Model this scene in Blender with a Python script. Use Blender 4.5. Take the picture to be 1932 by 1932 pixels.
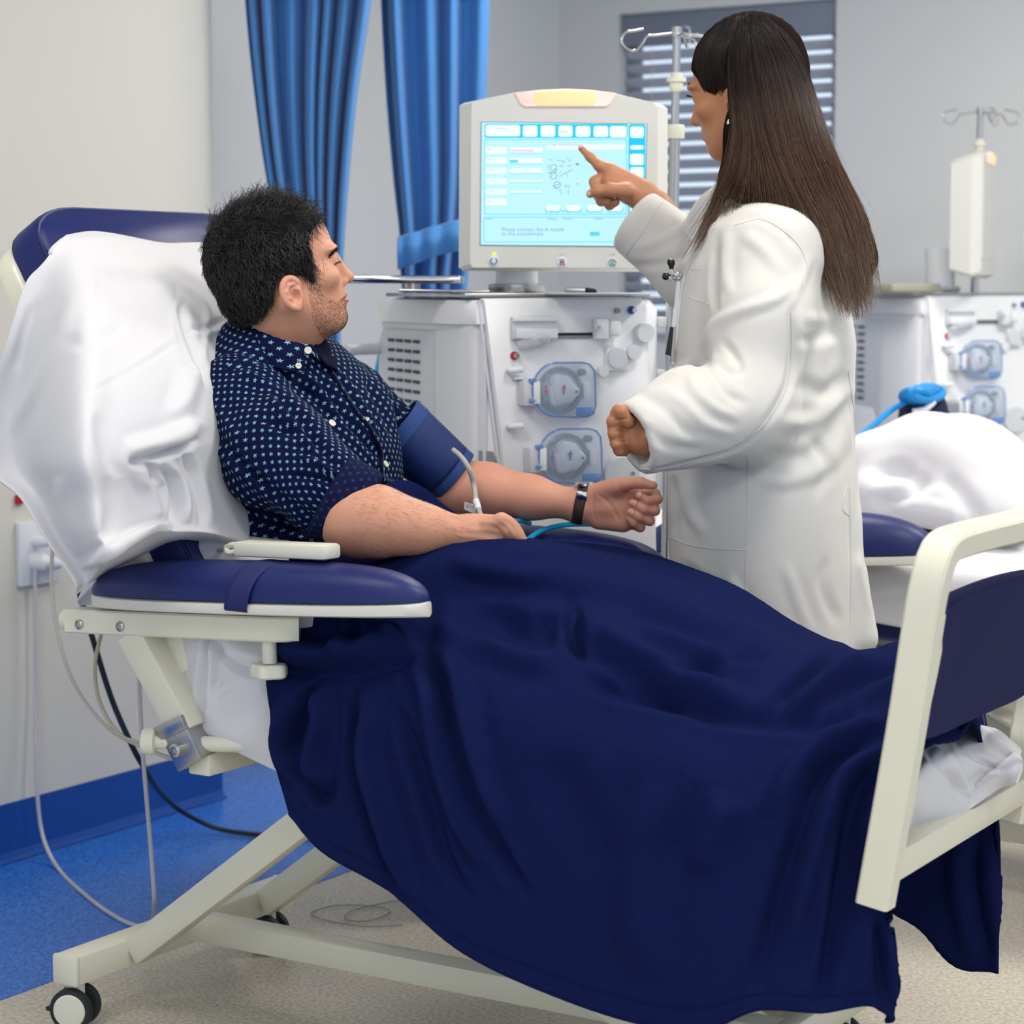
import bpy, bmesh, math, random
import numpy as np
from mathutils import Vector, Matrix
random.seed(7); RNG = np.random.default_rng(7)
for o in list(bpy.data.objects): bpy.data.objects.remove(o)
SC = bpy.context.scene; COL = SC.collection
# ------------------------------------------------------------------ camera
CAM_H = 1.27; FPX = 4230.0; PITCH = math.atan(416 / 4230)
cd = bpy.data.cameras.new('camera'); cam = bpy.data.objects.new('camera', cd); COL.objects.link(cam)
cam.location = (0, 0, CAM_H); cam.rotation_euler = (math.pi / 2 - PITCH, 0, 0)
cd.sensor_fit = 'HORIZONTAL'; cd.sensor_width = 24; cd.lens = FPX / 1932 * 24
cd.dof.use_dof = True; cd.dof.focus_distance = 3.72; cd.dof.aperture_fstop = 3.2
SC.camera = cam
# ------------------------------------------------------------------ world, lights, exposure
SC.view_settings.view_transform = 'Standard'; SC.view_settings.look = 'None'
SC.view_settings.gamma = 1; SC.view_settings.use_curve_mapping = False
SC.view_settings.exposure = 0.36
w = bpy.data.worlds.new('daylight'); SC.world = w; w.use_nodes = True
bg = w.node_tree.nodes['Background']; bg.inputs[0].default_value = (0.70, 0.83, 1.0, 1); bg.inputs[1].default_value = 0.95
def area(name, loc, size, power, col=(1, 1, 1), target=None, sy=None):
    l = bpy.data.lights.new(name, 'AREA'); l.energy = power; l.color = col; l.size = size
    if sy: l.shape = 'RECTANGLE'; l.size_y = sy
    o = bpy.data.objects.new(name, l); COL.objects.link(o); o.location = loc
    if target is not None:
        o.rotation_euler = (Vector(target) - Vector(loc)).to_track_quat('-Z', 'Y').to_euler()
    return o
PANELS = [(-0.9, 2.9, 6), (0.9, 3.3, 13), (1.9, 4.9, 21), (0.5, 5.4, 10), (1.2, 1.2, 11), (-0.9, 0.6, 6)]
for i, (x, y, e) in enumerate(PANELS):
    area('panel_light', (x, y, 2.66), 0.58, e, (1.0, 0.975, 0.94))
# ------------------------------------------------------------------ geometry of the place
TH = math.radians(31.9)
Lv = np.array([math.sin(TH), math.cos(TH), 0]); Uv = np.array([math.cos(TH), -math.sin(TH), 0]); Zv = np.array([0, 0, 1.0])
ORG = np.array([-.768, 3.865, 0])
_F = np.array([0, math.cos(PITCH), -math.sin(PITCH)]); _R = np.array([1., 0, 0]); _UP = np.array([0, math.sin(PITCH), math.cos(PITCH)])
_C = np.array([0, 0, CAM_H])
def ray(x, y): return _F + (x - 966) / FPX * _R + (966 - y) / FPX * _UP
def onplane(x, y, n, c):
    d = ray(x, y); return _C + d * ((c - n @ _C) / (n @ d))
def oz(x, y, z): return onplane(x, y, Zv, z)
def oY(x, y, Y): return onplane(x, y, np.array([0, 1., 0]), Y)
def ov(x, y, v): return onplane(x, y, Lv, v + Lv @ ORG)
def ou(x, y, u): return onplane(x, y, Uv, u + Uv @ ORG)
def B(u, v, z): return ORG + u * Uv + v * Lv + np.array([0, 0, z])
def proj(P):
    d = np.asarray(P, float) - _C; dd = d @ _F
    return np.stack([966 + FPX * (d @ _R) / dd, 966 - FPX * (d @ _UP) / dd], -1)
def unit(a): a = np.asarray(a, float); return a / max(np.linalg.norm(a), 1e-9)
# ------------------------------------------------------------------ materials
def lin(h):
    if not isinstance(h, str): return h
    h = h.lstrip('#'); c = [int(h[i:i + 2], 16) / 255 for i in (0, 2, 4)]
    return tuple((v / 12.92 if v <= .04045 else ((v + .055) / 1.055) ** 2.4) for v in c)
def mat(name, col, rough=.5, metal=0, spec=.5, bump=0, bscale=200, var=0, vscale=8, sheen=0, emit=None, estr=1, sss=0, trans=0, ior=1.45, alpha=1, coat=0, stretch=None):
    m = bpy.data.materials.new(name); m.use_nodes = True; nt = m.node_tree; N = nt.nodes; Lk = nt.links
    b = N['Principled BSDF']; c = (*lin(col), 1)
    b.inputs['Base Color'].default_value = c; b.inputs['Roughness'].default_value = rough; b.inputs['Metallic'].default_value = metal
    b.inputs['Specular IOR Level'].default_value = spec; b.inputs['IOR'].default_value = ior
    if sheen: b.inputs['Sheen Weight'].default_value = sheen; b.inputs['Sheen Roughness'].default_value = .45
    if sss:
        b.inputs['Subsurface Weight'].default_value = sss; b.inputs['Subsurface Radius'].default_value = (1, .35, .2); b.inputs['Subsurface Scale'].default_value = .006
    if trans: b.inputs['Transmission Weight'].default_value = trans
    if coat: b.inputs['Coat Weight'].default_value = coat; b.inputs['Coat Roughness'].default_value = .15
    if alpha < 1: b.inputs['Alpha'].default_value = alpha
    if emit: b.inputs['Emission Color'].default_value = (*lin(emit), 1); b.inputs['Emission Strength'].default_value = estr
    tc = N.new('ShaderNodeTexCoord'); src = tc.outputs['Object']
    if stretch:
        mp = N.new('ShaderNodeMapping'); mp.inputs['Scale'].default_value = stretch; Lk.new(src, mp.inputs[0]); src = mp.outputs[0]
    if var:
        n = N.new('ShaderNodeTexNoise'); n.inputs['Scale'].default_value = vscale; n.inputs['Detail'].default_value = 4; Lk.new(src, n.inputs[0])
        r = N.new('ShaderNodeMapRange'); r.inputs[3].default_value = 1 - var; r.inputs[4].default_value = 1 + var; Lk.new(n.outputs[0], r.inputs[0])
        mx = N.new('ShaderNodeVectorMath'); mx.operation = 'SCALE'; mx.inputs[0].default_value = c[:3]; Lk.new(r.outputs[0], mx.inputs['Scale'])
        Lk.new(mx.outputs[0], b.inputs['Base Color'])
    if bump:
        n = N.new('ShaderNodeTexNoise'); n.inputs['Scale'].default_value = bscale; n.inputs['Detail'].default_value = 3; Lk.new(src, n.inputs[0])
        bp = N.new('ShaderNodeBump'); bp.inputs['Strength'].default_value = bump; bp.inputs['Distance'].default_value = .002
        Lk.new(n.outputs[0], bp.inputs['Height']); Lk.new(bp.outputs[0], b.inputs['Normal'])
    return m
M = {}
M['wallb'] = mat('wall_paint_cool', '#d8dadb', .75, bump=.1, bscale=300)
M['wall'] = mat('wall_paint', '#d6d4cc', .75, bump=.1, bscale=300)
M['ceil'] = mat('ceiling_white', '#e8e8e4', .8)
M['cream'] = mat('cream_enamel', '#e3dfcb', .35, coat=.3, var=.02)
M['creamcap'] = mat('cream_plastic', '#dfddcd', .4)
M['trimgrey'] = mat('armrest_trim', '#d9d6cd', .45)
M['navyvinyl'] = mat('navy_vinyl', '#101f5e', .42, bump=.12, bscale=900, spec=.45)
M['navypanel'] = mat('navy_panel', '#151b4c', .75, spec=.2, bump=.2, bscale=1200)
M['steel'] = mat('brushed_steel', '#b8b8b8', .28, 1)
M['chrome'] = mat('chrome', '#d8d8da', .12, 1)
M['rubber'] = mat('black_rubber', '#23262b', .55)
M['blackpl'] = mat('black_plastic', '#101216', .3)
M['sheet'] = mat('white_cotton', '#d8d7db', .85, bump=.12, bscale=500, sheen=.2)
M['fleece'] = mat('navy_fleece', '#161e49', 1.0, spec=.02, bump=1.0, bscale=420, sheen=0, var=.10, vscale=60)
M['strap'] = mat('navy_strap', '#17205c', .7, bump=.3, bscale=800)
M['machine'] = mat('machine_white', '#eeeff2', .38)
M['machgrey'] = mat('machine_grey', '#dadde3', .42)
M['machdark'] = mat('machine_dark', '#8d9096', .45)
M['bezel'] = mat('monitor_bezel', '#dcdcd6', .42)
M['vent'] = mat('vent_dark', '#3c4a4e', .7)
M['cyan'] = mat('cyan_tube', '#13a6d8', .3)
M['redp'] = mat('red_print', '#c8222b', .5); M['bluep'] = mat('blue_print', '#1f55b4', .5); M['greenp'] = mat('green_print', '#159a63', .5)
M['bluering'] = mat('blue_ring', '#2a4da6', .4)
M['clearblue'] = mat('clear_blue_plastic', '#c4daf8', .06, alpha=.16, spec=.6)
M['blueedge'] = mat('blue_clear_edge', '#6f9fe0', .12, alpha=.7)
M['clear'] = mat('clear_plastic', '#eef2f8', .05, alpha=.35, spec=.8)
M['greycable'] = mat('grey_cable', '#b9b5b0', .5); M['olivecable'] = mat('beige_cable', '#a9a692', .5); M['darkcable'] = mat('dark_cable', '#0e2430', .5); M['pinkcable'] = mat('pale_cable', '#c5bfc6', .5)
M['thincable'] = mat('thin_wire', '#8d9087', .6)
M['slat'] = mat('blind_slat', '#c2c6d0', .55)
M['curtain'] = mat('curtain_blue', '#3f7fc0', .85, bump=.15, bscale=700, sheen=.3)
M['curtainmesh'] = mat('curtain_mesh', '#2f68ad', .9, bump=.5, bscale=900)

M['glass'] = mat('window_glass', '#ffffff', .02, trans=1, ior=1.02)
M['socket'] = mat('socket_white', '#dfe2ea', .4)
M['paper'] = mat('paper', '#e9e9ee', .8)
# ------------------------------------------------------------------ mesh helpers
def mesh(name, V, Fc, material=None, parent=None, smooth=True, attrs=None, sharp=None):
    V = np.asarray(V, float)
    if parent is not None: V = V - np.array(parent['_w'] if '_w' in parent else parent.location)
    me = bpy.data.meshes.new(name)
    if isinstance(Fc, np.ndarray):
        n, k = Fc.shape
        me.vertices.add(len(V)); me.vertices.foreach_set('co', V.astype(np.float32).ravel())
        me.loops.add(n * k); me.loops.foreach_set('vertex_index', Fc.astype(np.int32).ravel())
        me.polygons.add(n); me.polygons.foreach_set('loop_start', np.arange(0, n * k, k, dtype=np.int32)); me.polygons.foreach_set('loop_total', np.full(n, k, np.int32))
        me.update(calc_edges=True); me.validate()
    else:
        me.from_pydata(V.tolist(), [], [tuple(int(i) for i in f) for f in Fc]); me.update()
    if smooth:
        me.polygons.foreach_set('use_smooth', np.ones(len(me.polygons), bool))
        if sharp: me.set_sharp_from_angle(angle=math.radians(sharp))
    for k, a in (attrs or {}).items():
        at = me.attributes.new(k, 'FLOAT_VECTOR', 'POINT'); at.data.foreach_set('vector', np.asarray(a, np.float32).ravel())
    if material is not None: me.materials.append(M[material] if isinstance(material, str) else material)
    o = bpy.data.objects.new(name, me); COL.objects.link(o)
    if parent is not None:
        o.parent = parent; o['_w'] = list(np.array(parent['_w'] if '_w' in parent else parent.location))
    return o
def tag(o, label=None, cat=None, group=None, kind=None):
    if label: o['label'] = label
    if cat: o['category'] = cat
    if group: o['group'] = group
    if kind: o['kind'] = kind
    return o
def thing(name, label, cat, loc, group=None):
    o = bpy.data.objects.new(name, None); COL.objects.link(o); o.location = [float(a) for a in loc]; o.empty_display_size = .05
    return tag(o, label, cat, group)
def copy_tree(o, parent=None):
    c = o.copy(); COL.objects.link(c)
    if parent is not None: c.parent = parent
    for ch in list(o.children): copy_tree(ch, c)
    return c
class MB:
    def __init__(s): s.V = []; s.F = []; s.n = 0
    def add(s, V, Fc):
        V = np.asarray(V, float); s.V.append(V); s.F += [tuple(int(i) + s.n for i in f) for f in Fc]; s.n += len(V); return s
    def out(s, name, material, parent=None, smooth=True, sharp=35): return mesh(name, np.concatenate(s.V), s.F, material, parent, smooth, sharp=sharp)
def rbox(c, ax, half, bev=.004, seg=2):
    bm = bmesh.new(); bmesh.ops.create_cube(bm, size=2)
    for v in bm.verts: v.co = Vector((v.co.x * half[0], v.co.y * half[1], v.co.z * half[2]))
    if bev > 0: bmesh.ops.bevel(bm, geom=bm.edges[:], offset=min(bev, min(half) * .95), segments=seg, affect='EDGES', profile=.5)
    bm.verts.index_update(); V = np.array([v.co[:] for v in bm.verts]); Fc = [[v.index for v in f.verts] for f in bm.faces]; bm.free()
    ax = np.array([unit(a) for a in ax]); return V @ ax + np.asarray(c, float), Fc
def bar(p0, p1, w, h, up=Zv, bev=.004):
    p0 = np.asarray(p0, float); p1 = np.asarray(p1, float); d = p1 - p0; l = np.linalg.norm(d); x = d / l; y = unit(np.cross(up, x)); z = np.cross(x, y)
    return rbox((p0 + p1) / 2, (x, y, z), (l / 2, w / 2, h / 2), bev)
def frames(P):
    P = np.asarray(P, float); T = np.gradient(P, axis=0); T /= np.linalg.norm(T, axis=1)[:, None] + 1e-12
    n = np.cross(T[0], Zv); n = unit(n) if np.linalg.norm(n) > .1 else np.array([1., 0, 0]); Ns = []
    for t in T: n = n - t * (n @ t); n = unit(n); Ns.append(n)
    Ns = np.array(Ns); return T, Ns, np.cross(T, Ns)
def spline(P, n):
    P = np.asarray(P, float); k = len(P); d = np.r_[0, np.cumsum(np.linalg.norm(np.diff(P, axis=0), axis=1) + 1e-9)]; t = np.linspace(0, d[-1], n)
    m = np.zeros_like(P); m[1:-1] = (P[2:] - P[:-2]) / (d[2:] - d[:-2])[:, None]; m[0] = (P[1] - P[0]) / (d[1] - d[0]); m[-1] = (P[-1] - P[-2]) / (d[-1] - d[-2])
    i = np.clip(np.searchsorted(d, t, 'right') - 1, 0, k - 2); h = (d[i + 1] - d[i]); s = ((t - d[i]) / h)[:, None]; h = h[:, None]
    return (2 * s**3 - 3 * s**2 + 1) * P[i] + (s**3 - 2 * s**2 + s) * h * m[i] + (-2 * s**3 + 3 * s**2) * P[i + 1] + (s**3 - s**2) * h * m[i + 1]
def tube(P, r, seg=10, n=None, cap=True, flat=1.0, nrm=None):
    if n: P = spline(P, n)
    P = np.asarray(P, float); T, A, Bn = frames(P); r = np.broadcast_to(np.asarray(r, float), (len(P),)) if np.ndim(r) < 1 or len(np.atleast_1d(r)) == len(P) else np.interp(np.linspace(0, 1, len(P)), np.linspace(0, 1, len(r)), r)
    a = np.linspace(0, 2 * math.pi, seg, endpoint=False)
    V = P[:, None] + r[:, None, None] * (np.cos(a)[None, :, None] * A[:, None] + flat * np.sin(a)[None, :, None] * Bn[:, None])
    V = V.reshape(-1, 3); Fc = []
    for i in range(len(P) - 1):
        for j in range(seg): Fc.append((i * seg + j, i * seg + (j + 1) % seg, (i + 1) * seg + (j + 1) % seg, (i + 1) * seg + j))
    if cap: Fc.append(tuple(range(seg))[::-1]); Fc.append(tuple((len(P) - 1) * seg + j for j in range(seg)))
    return V, Fc
def sweep(P, W, Hh, up, seg_bev=.003, n=None):
    """rectangular tube along path P; up vector constant"""
    if n: P = spline(P, n)
    P = np.asarray(P, float); T = np.gradient(P, axis=0); T /= np.linalg.norm(T, axis=1)[:, None]; up = unit(up)
    S = np.cross(T, up); S /= np.linalg.norm(S, axis=1)[:, None]; Q = np.cross(S, T); b = seg_bev; w = W / 2; h = Hh / 2
    prof = [(w - b, -h), (w, -h + b), (w, h - b), (w - b, h), (-w + b, h), (-w, h - b), (-w, -h + b), (-w + b, -h)]
    V = np.concatenate([[p + a * s + c * q for a, c in prof] for p, s, q in zip(P, S, Q)]); k = 8; Fc = []
    for i in range(len(P) - 1):
        for j in range(k): Fc.append((i * k + j, i * k + (j + 1) % k, (i + 1) * k + (j + 1) % k, (i + 1) * k + j))
    Fc.append(tuple(range(k))[::-1]); Fc.append(tuple((len(P) - 1) * k + j for j in range(k))); return V, Fc
def lathe(c, axis, prof, seg=24):
    """prof: list of (r, h) along axis"""
    axis = unit(axis); a = np.cross(axis, Zv); a = unit(a) if np.linalg.norm(a) > .1 else np.array([1., 0, 0]); b = np.cross(axis, a)
    t = np.linspace(0, 2 * math.pi, seg, endpoint=False); V = []
    for r, h in prof: V.append(np.asarray(c) + axis * h + r * (np.cos(t)[:, None] * a + np.sin(t)[:, None] * b))
    V = np.concatenate(V); Fc = []; k = seg
    for i in range(len(prof) - 1):
        for j in range(k): Fc.append((i * k + j, i * k + (j + 1) % k, (i + 1) * k + (j + 1) % k, (i + 1) * k + j))
    Fc.append(tuple(range(k))[::-1]); Fc.append(tuple((len(prof) - 1) * k + j for j in range(k))); return V, Fc
def prism(P, n, th, bev=0):
    """extrude polygon P (3D, planar) by th along n"""
    P = np.asarray(P, float); n = unit(n); k = len(P)
    if bev:
        c = P.mean(0); Q = P + (c - P) / np.linalg.norm(c - P, axis=1)[:, None] * bev
        V = np.concatenate([P, P + n * (th - bev), Q + n * th]); L3 = 3
    else: V = np.concatenate([P, P + n * th]); L3 = 2
    Fc = [tuple(range(k))[::-1], tuple((L3 - 1) * k + j for j in range(k))]
    for r in range(L3 - 1):
        for j in range(k): Fc.append((r * k + j, r * k + (j + 1) % k, (r + 1) * k + (j + 1) % k, (r + 1) * k + j))
    return V, Fc
def rrect(w, h, r, seg=5):
    pts = []
    for cx, cy, a0 in ((w / 2 - r, h / 2 - r, 0), (-w / 2 + r, h / 2 - r, 90), (-w / 2 + r, -h / 2 + r, 180), (w / 2 - r, -h / 2 + r, 270)):
        for i in range(seg + 1): a = math.radians(a0 + 90 * i / seg); pts.append((cx + r * math.cos(a), cy + r * math.sin(a)))
    return np.array(pts)
def grid_faces(nu, nv):
    i, j = np.meshgrid(np.arange(nu - 1), np.arange(nv - 1), indexing='ij'); a = i * nv + j
    return np.stack([a, a + 1, a + nv + 1, a + nv], -1).reshape(-1, 4)
def grid_surf(ctrl, nu, nv):
    """ctrl [a][b][3] -> smooth grid nu x nv"""
    C0 = np.asarray(ctrl, float); A = np.stack([spline_u(C0[:, j], nu) for j in range(C0.shape[1])], 1)
    return np.stack([spline_u(A[i], nv) for i in range(nu)], 0)
def spline_u(P, n):
    P = np.asarray(P, float); k = len(P); t = np.linspace(0, k - 1, n); i = np.clip(t.astype(int), 0, k - 2); s = (t - i)[:, None]
    m = np.zeros_like(P); m[1:-1] = (P[2:] - P[:-2]) / 2; m[0] = P[1] - P[0]; m[-1] = P[-1] - P[-2]
    return (2 * s**3 - 3 * s**2 + 1) * P[i] + (s**3 - 2 * s**2 + s) * m[i] + (-2 * s**3 + 3 * s**2) * P[i + 1] + (s**3 - s**2) * m[i + 1]
def grid_normals(G):
    du = np.gradient(G, axis=0); dv = np.gradient(G, axis=1); n = np.cross(du, dv); return n / (np.linalg.norm(n, axis=-1, keepdims=True) + 1e-12)
def shell(G, th, name, material, parent=None, attrs=None, flip=False):
    """closed cloth of thickness th from grid G"""
    n = grid_normals(G); nu, nv = G.shape[:2]; A = G.reshape(-1, 3); Bk = (G - n * th).reshape(-1, 3); N0 = len(A); f = grid_faces(nu, nv)
    Fs = [f, f[:, ::-1] + N0]
    def rim(idx): idx = np.asarray(idx); return np.stack([idx[:-1], idx[:-1] + N0, idx[1:] + N0, idx[1:]], -1)
    Fs += [rim(np.arange(nv)), rim(np.arange(nv)[::-1] + (nu - 1) * nv), rim((np.arange(nu) * nv)[::-1]), rim(np.arange(nu) * nv + nv - 1)]
    Fa = np.concatenate(Fs)
    return mesh(name, np.concatenate([A, Bk]), Fa, material, parent, True, attrs)
def segdist(P, a, b):
    ab = b - a; t = np.clip(((P - a) @ ab) / (ab @ ab + 1e-9), 0, 1); return np.linalg.norm(P - a - t[:, None] * ab, axis=1), t
def folds(V, N, creases, facing=True):
    """push verts along normals near crease lines given as photo points: (points, width px, height m)"""
    P2 = proj(V); out = np.zeros(len(V)); view = V - _C; fc = -(np.sum(view * N, 1)); ok = fc > 0 if facing else np.ones(len(V), bool)
    for pts, wd, h in creases:
        pts = spline(np.array(pts, float), 4 * len(pts)); lo = pts.min(0) - 3.2 * wd; hi = pts.max(0) + 3.2 * wd
        s = np.where(ok & (P2 > lo).all(1) & (P2 < hi).all(1))[0]
        if len(s) == 0: continue
        best = np.full(len(s), 1e9); tt = np.zeros(len(s)); K = len(pts) - 1
        for i in range(K):
            d, t = segdist(P2[s], pts[i], pts[i + 1]); m = d < best; best[m] = d[m]; tt[m] = (i + t[m]) / K
        fade = np.clip(np.minimum(tt, 1 - tt) * 5, 0, 1) ** .7
        x = best / wd; out[s] += h * fade * (np.exp(-x * x) - .25 * np.exp(-((x - 1.7) ** 2) * 1.6))
    return V + N * out[:, None]
# ------------------------------------------------------------------ signed-distance modelling
class Sd:
    """smooth union list of solids evaluated on a grid and skinned"""
    def __init__(s, k=.01): s.p = []; s.k = k
    def cone(s, a, b, r1, r2, k=None, sub=False): s.p.append(('c', np.asarray(a, float), np.asarray(b, float), r1, r2, k or s.k, sub)); return s
    def chain(s, pts, rs, k=None):
        for i in range(len(pts) - 1): s.cone(pts[i], pts[i + 1], rs[i], rs[i + 1], k)
        return s
    def ell(s, c, r, ax=None, k=None, sub=False):
        ax = np.eye(3) if ax is None else np.array([unit(a) for a in ax]); s.p.append(('e', np.asarray(c, float), np.asarray(r, float), ax, None, k or s.k, sub)); return s
    def fn(s, f, k=None, sub=False, box=None): s.p.append(('f', f, box, None, None, k or s.k, sub)); return s
    def bounds(s, pad):
        lo = np.full(3, 1e9); hi = -lo
        for q in s.p:
            if q[6]: continue
            if q[0] == 'c':
                for c, r in ((q[1], q[3]), (q[2], q[4])): lo = np.minimum(lo, c - r); hi = np.maximum(hi, c + r)
            elif q[0] == 'e': e = np.sqrt(((q[3] * q[2][:, None]) ** 2).sum(0)); lo = np.minimum(lo, q[1] - e); hi = np.maximum(hi, q[1] + e)
            elif q[2] is not None: lo = np.minimum(lo, q[2][0]); hi = np.maximum(hi, q[2][1])
        return lo - pad, hi + pad
    def __call__(s, P):
        d = None
        for q in s.p:
            if q[0] == 'c':
                a, b, r1, r2 = q[1:5]; ab = b - a; l2 = ab @ ab + 1e-12; t = np.clip(((P - a) @ ab) / l2, 0, 1); e = np.linalg.norm(P - a - t[:, None] * ab, axis=1) - (r1 + (r2 - r1) * t)
            elif q[0] == 'e':
                x = (P - q[1]) @ q[3].T; k0 = np.linalg.norm(x / q[2], axis=1); k1 = np.linalg.norm(x / q[2] ** 2, axis=1); e = k0 * (k0 - 1) / (k1 + 1e-9)
            else: e = q[1](P)
            if d is None: d = e; continue
            k = q[5]
            if q[6]: e = -e; h = np.clip(.5 - .5 * (e - d) / k, 0, 1) if False else None; m = np.maximum(d, e); hh = np.maximum(k - np.abs(d - e), 0) / k; d = m + hh * hh * k * .25
            else: m = np.minimum(d, e); hh = np.maximum(k - np.abs(d - e), 0) / k; d = m - hh * hh * k * .25
        return d
def skin(f, h, pad=.01, bounds=None, smooth=1):
    lo, hi = bounds if bounds is not None else f.bounds(pad); Bk = 8
    nb = np.ceil((hi - lo) / (h * Bk)).astype(int); n = nb * Bk + 1
    ci = np.stack(np.meshgrid(*[np.arange(k) for k in nb], indexing='ij'), -1).reshape(-1, 3)
    cc = lo + (ci + .5) * Bk * h; dc = f(cc); D = np.ones(n, np.float32) * .5
    half = Bk * h * .5 * 1.7321
    act = np.abs(dc) < half * 1.6 + .015
    for i in np.where(~act & (dc < 0))[0]: a = ci[i] * Bk; D[a[0]:a[0] + Bk + 1, a[1]:a[1] + Bk + 1, a[2]:a[2] + Bk + 1] = -.5
    loc = np.stack(np.meshgrid(*[np.arange(Bk + 1)] * 3, indexing='ij'), -1).reshape(-1, 3)
    ids = np.where(act)[0]
    for c0 in range(0, len(ids), 400):
        ch = ids[c0:c0 + 400]; idx = (ci[ch][:, None] * Bk + loc[None]).reshape(-1, 3); v = f(lo + idx * h)
        D[idx[:, 0], idx[:, 1], idx[:, 2]] = v
    S = D < 0; cells = np.array(n) - 1
    A = [S[i:i + cells[0], j:j + cells[1], k:k + cells[2]] for i in (0, 1) for j in (0, 1) for k in (0, 1)]
    sm = np.sum(A, axis=0); mask = (sm > 0) & (sm < 8); cidx = np.argwhere(mask); vid = -np.ones(mask.shape, np.int64); vid[mask] = np.arange(len(cidx))
    acc = np.zeros((len(cidx), 3)); cnt = np.zeros(len(cidx))
    cor = [(i, j, k) for i in (0, 1) for j in (0, 1) for k in (0, 1)]
    for a in range(8):
        for b in range(a + 1, 8):
            ca, cb = np.array(cor[a]), np.array(cor[b])
            if np.abs(ca - cb).sum() != 1: continue
            ia = cidx + ca; ib = cidx + cb; va = D[ia[:, 0], ia[:, 1], ia[:, 2]]; vb = D[ib[:, 0], ib[:, 1], ib[:, 2]]; m = (va < 0) != (vb < 0)
            t = np.where(m, va / (va - vb + 1e-12), 0)[:, None]; acc += np.where(m[:, None], ca + t * (cb - ca), 0); cnt += m
    V = lo + (cidx + acc / np.maximum(cnt, 1)[:, None]) * h; Fs = []
    for ax in range(3):
        o1, o2 = [(1, 2), (2, 0), (0, 1)][ax]; sl = [slice(0, None)] * 3; e = np.zeros(3, int); e[ax] = 1
        idx = np.argwhere(S[:-1 if ax == 0 else None, :-1 if ax == 1 else None, :-1 if ax == 2 else None] != S[1 if ax == 0 else 0:, 1 if ax == 1 else 0:, 1 if ax == 2 else 0:])
        idx = idx[(idx[:, o1] > 0) & (idx[:, o2] > 0) & (idx[:, o1] < cells[o1]) & (idx[:, o2] < cells[o2])]
        if len(idx) == 0: continue
        a1 = np.zeros(3, int); a1[o1] = 1; a2 = np.zeros(3, int); a2[o2] = 1
        q = [vid[tuple((idx - x).T)] for x in (a1 + a2, a2, 0 * a1, a1)]; Q = np.stack(q, -1); ins = S[tuple(idx.T)]; Q[~ins] = Q[~ins][:, ::-1]; Fs.append(Q)
    Fq = np.concatenate(Fs); Fq = Fq[(Fq >= 0).all(1)]
    for _ in range(smooth): V = relax(V, Fq, .5)
    return V, Fq
def relax(V, Fq, a=.5):
    s = np.zeros_like(V); c = np.zeros(len(V))
    for i in range(4):
        for j in ((i + 1) % 4,):
            np.add.at(s, Fq[:, i], V[Fq[:, j]]); np.add.at(c, Fq[:, i], 1); np.add.at(s, Fq[:, j], V[Fq[:, i]]); np.add.at(c, Fq[:, j], 1)
    return V + a * (s / np.maximum(c, 1)[:, None] - V)
def vnormals(V, Fq):
    n = np.cross(V[Fq[:, 2]] - V[Fq[:, 0]], V[Fq[:, 3]] - V[Fq[:, 1]]); N = np.zeros_like(V)
    for i in range(4): np.add.at(N, Fq[:, i], n)
    return N / (np.linalg.norm(N, axis=1)[:, None] + 1e-12)
def fnoise(P, s, seed=0, oct=2):
    """cheap smooth noise from summed sines"""
    r = np.random.default_rng(seed); out = np.zeros(len(P))
    for o in range(oct):
        for _ in range(6):
            k = r.normal(size=3); k = k / np.linalg.norm(k) * s * (1.9 ** o) * r.uniform(.7, 1.3); out += np.sin(P @ k + r.uniform(0, 6.28) + 1.3 * np.sin(P @ (k[[1, 2, 0]] * .6) + r.uniform(0, 6))) / (1.7 ** o)
    return out / 6
def text_mesh(s, size, origin, right, up, name, material, parent=None, align='LEFT', th=.0004, bold=0):
    c = bpy.data.curves.new('t', 'FONT'); c.body = s; c.size = size; c.align_x = align; c.extrude = 0; c.offset = bold
    o = bpy.data.objects.new('t', c); COL.objects.link(o); dg = bpy.context.evaluated_depsgraph_get(); me = bpy.data.meshes.new_from_object(o.evaluated_get(dg))
    V = np.array([v.co[:] for v in me.vertices]); Fc = [tuple(p.vertices) for p in me.polygons]
    bpy.data.objects.remove(o); bpy.data.curves.remove(c); bpy.data.meshes.remove(me)
    right = unit(right); up = unit(up); n = np.cross(right, up)
    return mesh(name, np.asarray(origin) + V[:, :1] * right + V[:, 1:2] * up + n * th, Fc, material, parent, False)
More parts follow.
